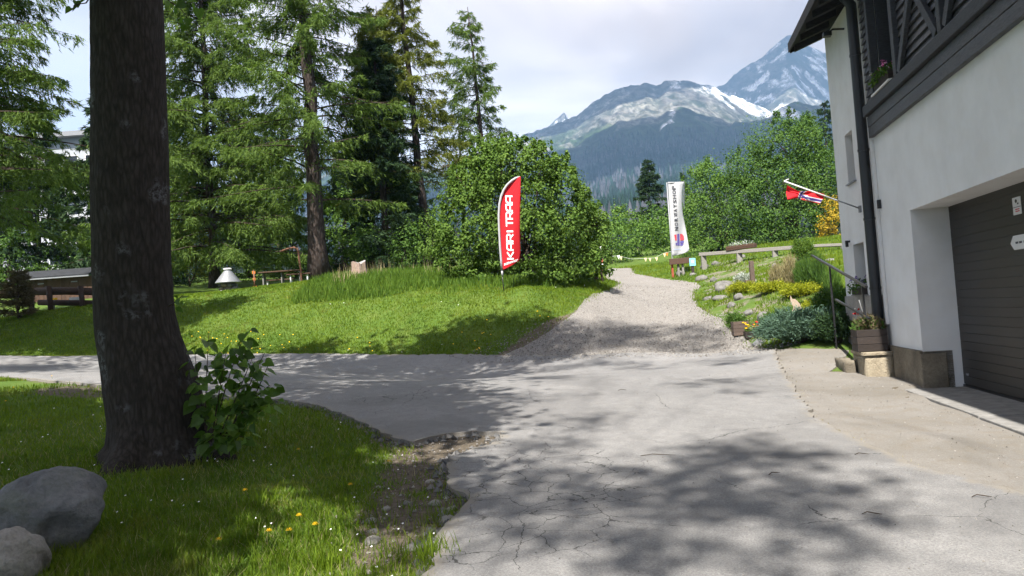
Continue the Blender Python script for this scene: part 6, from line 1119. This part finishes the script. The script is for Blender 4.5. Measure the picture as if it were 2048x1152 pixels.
pebbles('asphalt_crumbs', 60000, lambda r, n: (lambda X, Y: (lambda kk: (X[kk], Y[kk]))(np.abs(sdfA(X, Y) + .05) < np.abs(r.normal(size=len(X))) * .07))(r.uniform(-5, .6, n), r.uniform(3.2, 14, n)), .006, .05, 'asphalt_crumb', 'broken asphalt crumbs along the road edge and pothole', 6, .008)
# twigs on the road
r = np.random.default_rng(12)
for k, (x, y, lb) in enumerate(((1317, 924, 'straight thin twig lying across the middle of the road'), (1550, 962, 'short dark twig on the shaded road patch right of centre'), (1745, 1046, 'longer dark twig near the lower right of the road'), (1245, 788, 'small crooked twig far up the road'), (1725, 922, 'tiny dark twig by the apron edge'), (1965, 1010, 'curved twig close to the right picture edge'))):
    g_ = G(x, y) + [0, 0, .056]; a_ = r.uniform(-.5, .5); L = .06 if k else .16; dv_ = np.array([math.cos(a_), math.sin(a_), 0]); pts = [g_ - dv_ * L, g_ - dv_ * L * .3 + [0, .02, .01], g_ + dv_ * L * .4 + [0, -.015, .008], g_ + dv_ * L]; tag(MB().tube(pts, [.003, .004, .0035, .002], 5).build('twig', 'twig', None, True), lb, 'twig')

# ================================================================== GRASS
def grass(name, n, rmin, rmax, amin, amax, cond, hmin, hmax, wd, mat, label, seed, bend=.5, parent=None, two=False):
    r = np.random.default_rng(seed); rr = np.exp(r.uniform(math.log(rmin), math.log(rmax), n)); a_ = r.uniform(amin, amax, n); X, Y = rr * np.sin(a_), rr * np.cos(a_); k = cond(X, Y, r); X, Y, rr = X[k], Y[k], rr[k]; n = len(X); Z = gz(X, Y) - .004
    pat = fbm(X * .9, Y * .9, 3, seed + 3); H = (hmin + (hmax - hmin) * r.uniform(0, 1, n) ** 1.6) * (.55 + .9 * pat); th = r.uniform(0, 6.28, n); lean = r.uniform(.1, bend, n); W_ = wd * (.6 + rr / 9) * r.uniform(.7, 1.3, n)
    B = np.stack([X, Y, Z], 1); D = np.stack([np.cos(th), np.sin(th), 0 * th], 1); S = np.stack([-np.sin(th), np.cos(th), 0 * th], 1) * (W_ * .5)[:, None]; turn = r.uniform(0, 6.28, n); S = np.stack([np.cos(turn), np.sin(turn), 0 * turn], 1) * (W_ * .5)[:, None]
    if two:
        Mid = B + D * (H * lean * .35)[:, None] + Zv * (H * .6)[:, None]; Tp = B + D * (H * lean)[:, None] + Zv * H[:, None]; V = np.stack([B - S, B + S, Mid + S * .7, Mid - S * .7, Tp], 1).reshape(-1, 3); b = np.arange(n)[:, None] * 5; Fs = [b + np.array([[0, 1, 2, 3]]), b + np.array([[3, 2, 4]])]
    else:
        Tp = B + D * (H * lean)[:, None] + Zv * H[:, None]; V = np.stack([B - S, B + S, Tp], 1).reshape(-1, 3); Fs = np.arange(3 * n).reshape(-1, 3)
    o = put(name, V, Fs, mat, None, False, np.array([0., 0, 0])); return tag(o, label, 'grass', None, 'stuff')
def free(X, Y, r, soft=.10): return (np.maximum(sdfA(X, Y), np.maximum(sdfP(X, Y), sdfR(X, Y))) < r.normal(size=len(X)) * soft * .5 - soft * .2)
POT = gpoly([(835, 878), (930, 862), (1025, 864), (1025, 900), (905, 938), (860, 915)])
def lawn_near(X, Y, r):
    k = free(X, Y, r, .06) & (X < 1.2) & (Y < 16.5) & (poly_sdf(X, Y, POT) < 0); d_ = sdfD(X, Y); return k & ((d_ < r.normal(size=len(X)) * .16) | (r.uniform(size=len(X)) < .05 + .5 * sstep(.52, .66, fbm(X * 2.3, Y * 2.3, 3, 77)))) 
base = on(322, 930, 7.55)
grass('lawn_grass', 150000, 3.3, 17, -.72, .02, lawn_near, .025, .085, .0055, 'grass', 'short green lawn grass around the linden in the foreground', 1, .8, two=True)
tuft = G(np.array([470, 620, 560, 500, 690, 420, 600, 330, 640, 520, 860, 470, 215, 190, 240, 330, 410, 250]), np.array([1090, 1080, 1125, 1060, 985, 1130, 1040, 1120, 1135, 1010, 1120, 870, 1120, 1140, 945, 955, 930, 940]))
def lawn_tuft(X, Y, r):
    d_ = np.min(np.hypot(X[:, None] - tuft[None, :, 0], Y[:, None] - tuft[None, :, 1]), 1); return (d_ < np.abs(r.normal(size=len(X))) * .09)
grass('grass_tufts', 90000, 3.3, 9, -.66, .0, lawn_tuft, .07, .17, .006, 'grass', 'longer bright grass tufts in the foreground lawn', 2, .7, two=True)
def lawn_bank(X, Y, r): return free(X, Y, r, .15) & (Y > 15.5) & (Y < 40) & (X < 4.5) & ((sdfD(X, Y) < 0) | (r.uniform(size=len(X)) < .3))
grass('bank_grass', 330000, 15.5, 37, -.70, .14, lawn_bank, .035, .085, .0085, 'grass', 'mown sunny grass on the bank beyond the road', 3, .7)
TALL = gpoly([(625, 588), (700, 560), (780, 545), (900, 548), (1000, 560), (1100, 565), (1180, 560), (1215, 562), (1200, 572), (1130, 570), (1010, 577), (900, 580), (760, 585)])
def tallc(X, Y, r): return (sstep(-.5, 1.6, poly_sdf(X, Y, TALL) + (fbm(X, Y, 3, 8) - .5) * 1.6) > r.uniform(size=len(X))) | ((Y > 24.5) & (Y < 36) & (X > -7.5) & (X < 2.8) & (gz(X, Y) > 2.4) & free(X, Y, r) & (sdfP(X, Y) < -.6))
grass('tall_grass', 60000, 21, 36, -.32, .10, tallc, .12, .34, .012, 'grass_tall', 'taller unmown grass below the hazel bush and stump', 4, .5)
def dryc(X, Y, r): return (Y > 27) & (Y < 34) & (X > -6.5) & (X < 3.2) & (fbm(X * .8, Y * .8, 3, 71) > .5) & (sdfP(X, Y) < -.5)
grass('dry_stalks', 2200, 25, 34, -.26, .10, dryc, .35, .7, .006, 'straw', 'dry straw stalks standing in the tall grass', 5, .35)
def gard(X, Y, r): return (Y > 16) & (Y < 46) & (X > 2.5) & (sdfP(X, Y) < r.normal(size=len(X)) * .12 - .03) & (sdfR(X, Y) < 0) & (sdfA(X, Y) < 0) & ((poly_sdf(X, Y, ROCKY) < 0) | (fbm(X * 1.3, Y * 1.3, 4, 91) > .44))
grass('garden_grass', 90000, 16, 45, .10, .52, gard, .04, .15, .009, 'grass', 'patchy grass on the rocky garden slope', 6, .6)
def apedge(X, Y, r): s_ = sdfA(X, Y); return (np.abs(s_ + .03) < .05 * np.abs(r.normal(size=len(X)))) & (X > 2.2) & (sdfR(X, Y) > 0.05) & (fbm(X * 1.6, Y * 1.6, 3, 5) > .52)
grass('seam_grass', 60000, 4, 17, .2, .62, apedge, .015, .04, .006, 'straw', 'dry tufts growing in the seam between asphalt and apron', 7, .9)
grass('dry_blades', 16000, 3.3, 12, -.72, .0, lawn_near, .03, .10, .004, 'straw', 'dry straw blades mixed into the foreground lawn', 9, 1.2)
def clover(X, Y, r): return lawn_near(X, Y, r) & (fbm(X * 2.2, Y * 2.2, 3, 15) > .55)
grass('broad_weeds', 16000, 3.3, 11, -.72, .0, clover, .02, .055, .022, 'hazel', 'broad leaved weeds in the foreground lawn', 10, 1.6)
# flowers
def dandelion(g_, r, lb):
    e = empty('dandelion', g_, lb, 'flower', 'dandelions in the grass'); h_ = r.uniform(.07, .11); top = g_ + [r.normal() * .01, r.normal() * .01, h_]; MB().tube([g_ - [0, 0, .01], (g_ + top) / 2 + [.005, 0, 0], top], .003, 5).build('stem', 'grass_tall', e)
    V = [top + [0, 0, .004]]; Fs = []
    for k in range(22):
        th = k * 2.4; rr = .022 * (1 - .35 * (k % 3) / 2); b_ = len(V); V += [top + [math.cos(th - .16) * rr, math.sin(th - .16) * rr, .006 + .006 * (k % 3)], top + [math.cos(th + .16) * rr, math.sin(th + .16) * rr, .006 + .006 * (k % 3)]]; Fs.append((0, b_, b_ + 1))
    put('flower_head', V, np.array(Fs), 'yellow', e)
r = np.random.default_rng(17)
for kk, (x, y) in enumerate(sorted(((487, 1012), (600, 919), (602, 1060), (535, 1092), (578, 1088), (30, 785), (12, 817), (780, 945), (105, 762), (640, 1075), (445, 1108), (700, 1000)))): dandelion(G(x, y), r, ORD[kk] + ' yellow dandelion from the left in the foreground lawn')
def daisies(X, Y, r): return free(X, Y, r) & (sdfD(X, Y) < 0)
r = np.random.default_rng(19); n = 300; rr = np.exp(r.uniform(math.log(3.6), math.log(30), n)); a_ = r.uniform(-.68, .12, n); X, Y = rr * np.sin(a_), rr * np.cos(a_); k = free(X, Y, r) & (fbm(X * .5, Y * .5, 2, 4) > .5); X, Y, rr = X[k], Y[k], rr[k]; C = np.stack([X, Y, gz(X, Y) + .06], 1); V, Fs = kites(C, np.tile([1., 0, 0], (len(C), 1)) + r.normal(size=C.shape) * .2, np.tile([0, -.5, 1.], (len(C), 1)), .012 + .0009 * rr, .012 + .0009 * rr, .05); tag(put('daisies', V, Fs, 'whitefl', None, False, np.array([0., 0, 0])), 'tiny white daisies sprinkled over the lawn', 'flowers', None, 'stuff')
n = 700; rr = np.exp(r.uniform(math.log(17), math.log(27), n)); a_ = r.uniform(-.45, .1, n); X, Y = rr * np.sin(a_), rr * np.cos(a_); k = free(X, Y, r) & (sdfA(X, Y) > -2.2) & (fbm(X * .7, Y * .7, 2, 8) > .52); X, Y, rr = X[k], Y[k], rr[k]; C = np.stack([X, Y, gz(X, Y) + .07], 1); V, Fs = kites(C, np.tile([1., 0, 0], (len(C), 1)) + r.normal(size=C.shape) * .2, np.tile([0, -.6, 1.], (len(C), 1)), .045, .045, .05); tag(put('bank_flowers', V, Fs, 'yellow', None, False, np.array([0., 0, 0])), 'small yellow flowers dotted along the foot of the bank', 'flowers', None, 'stuff')
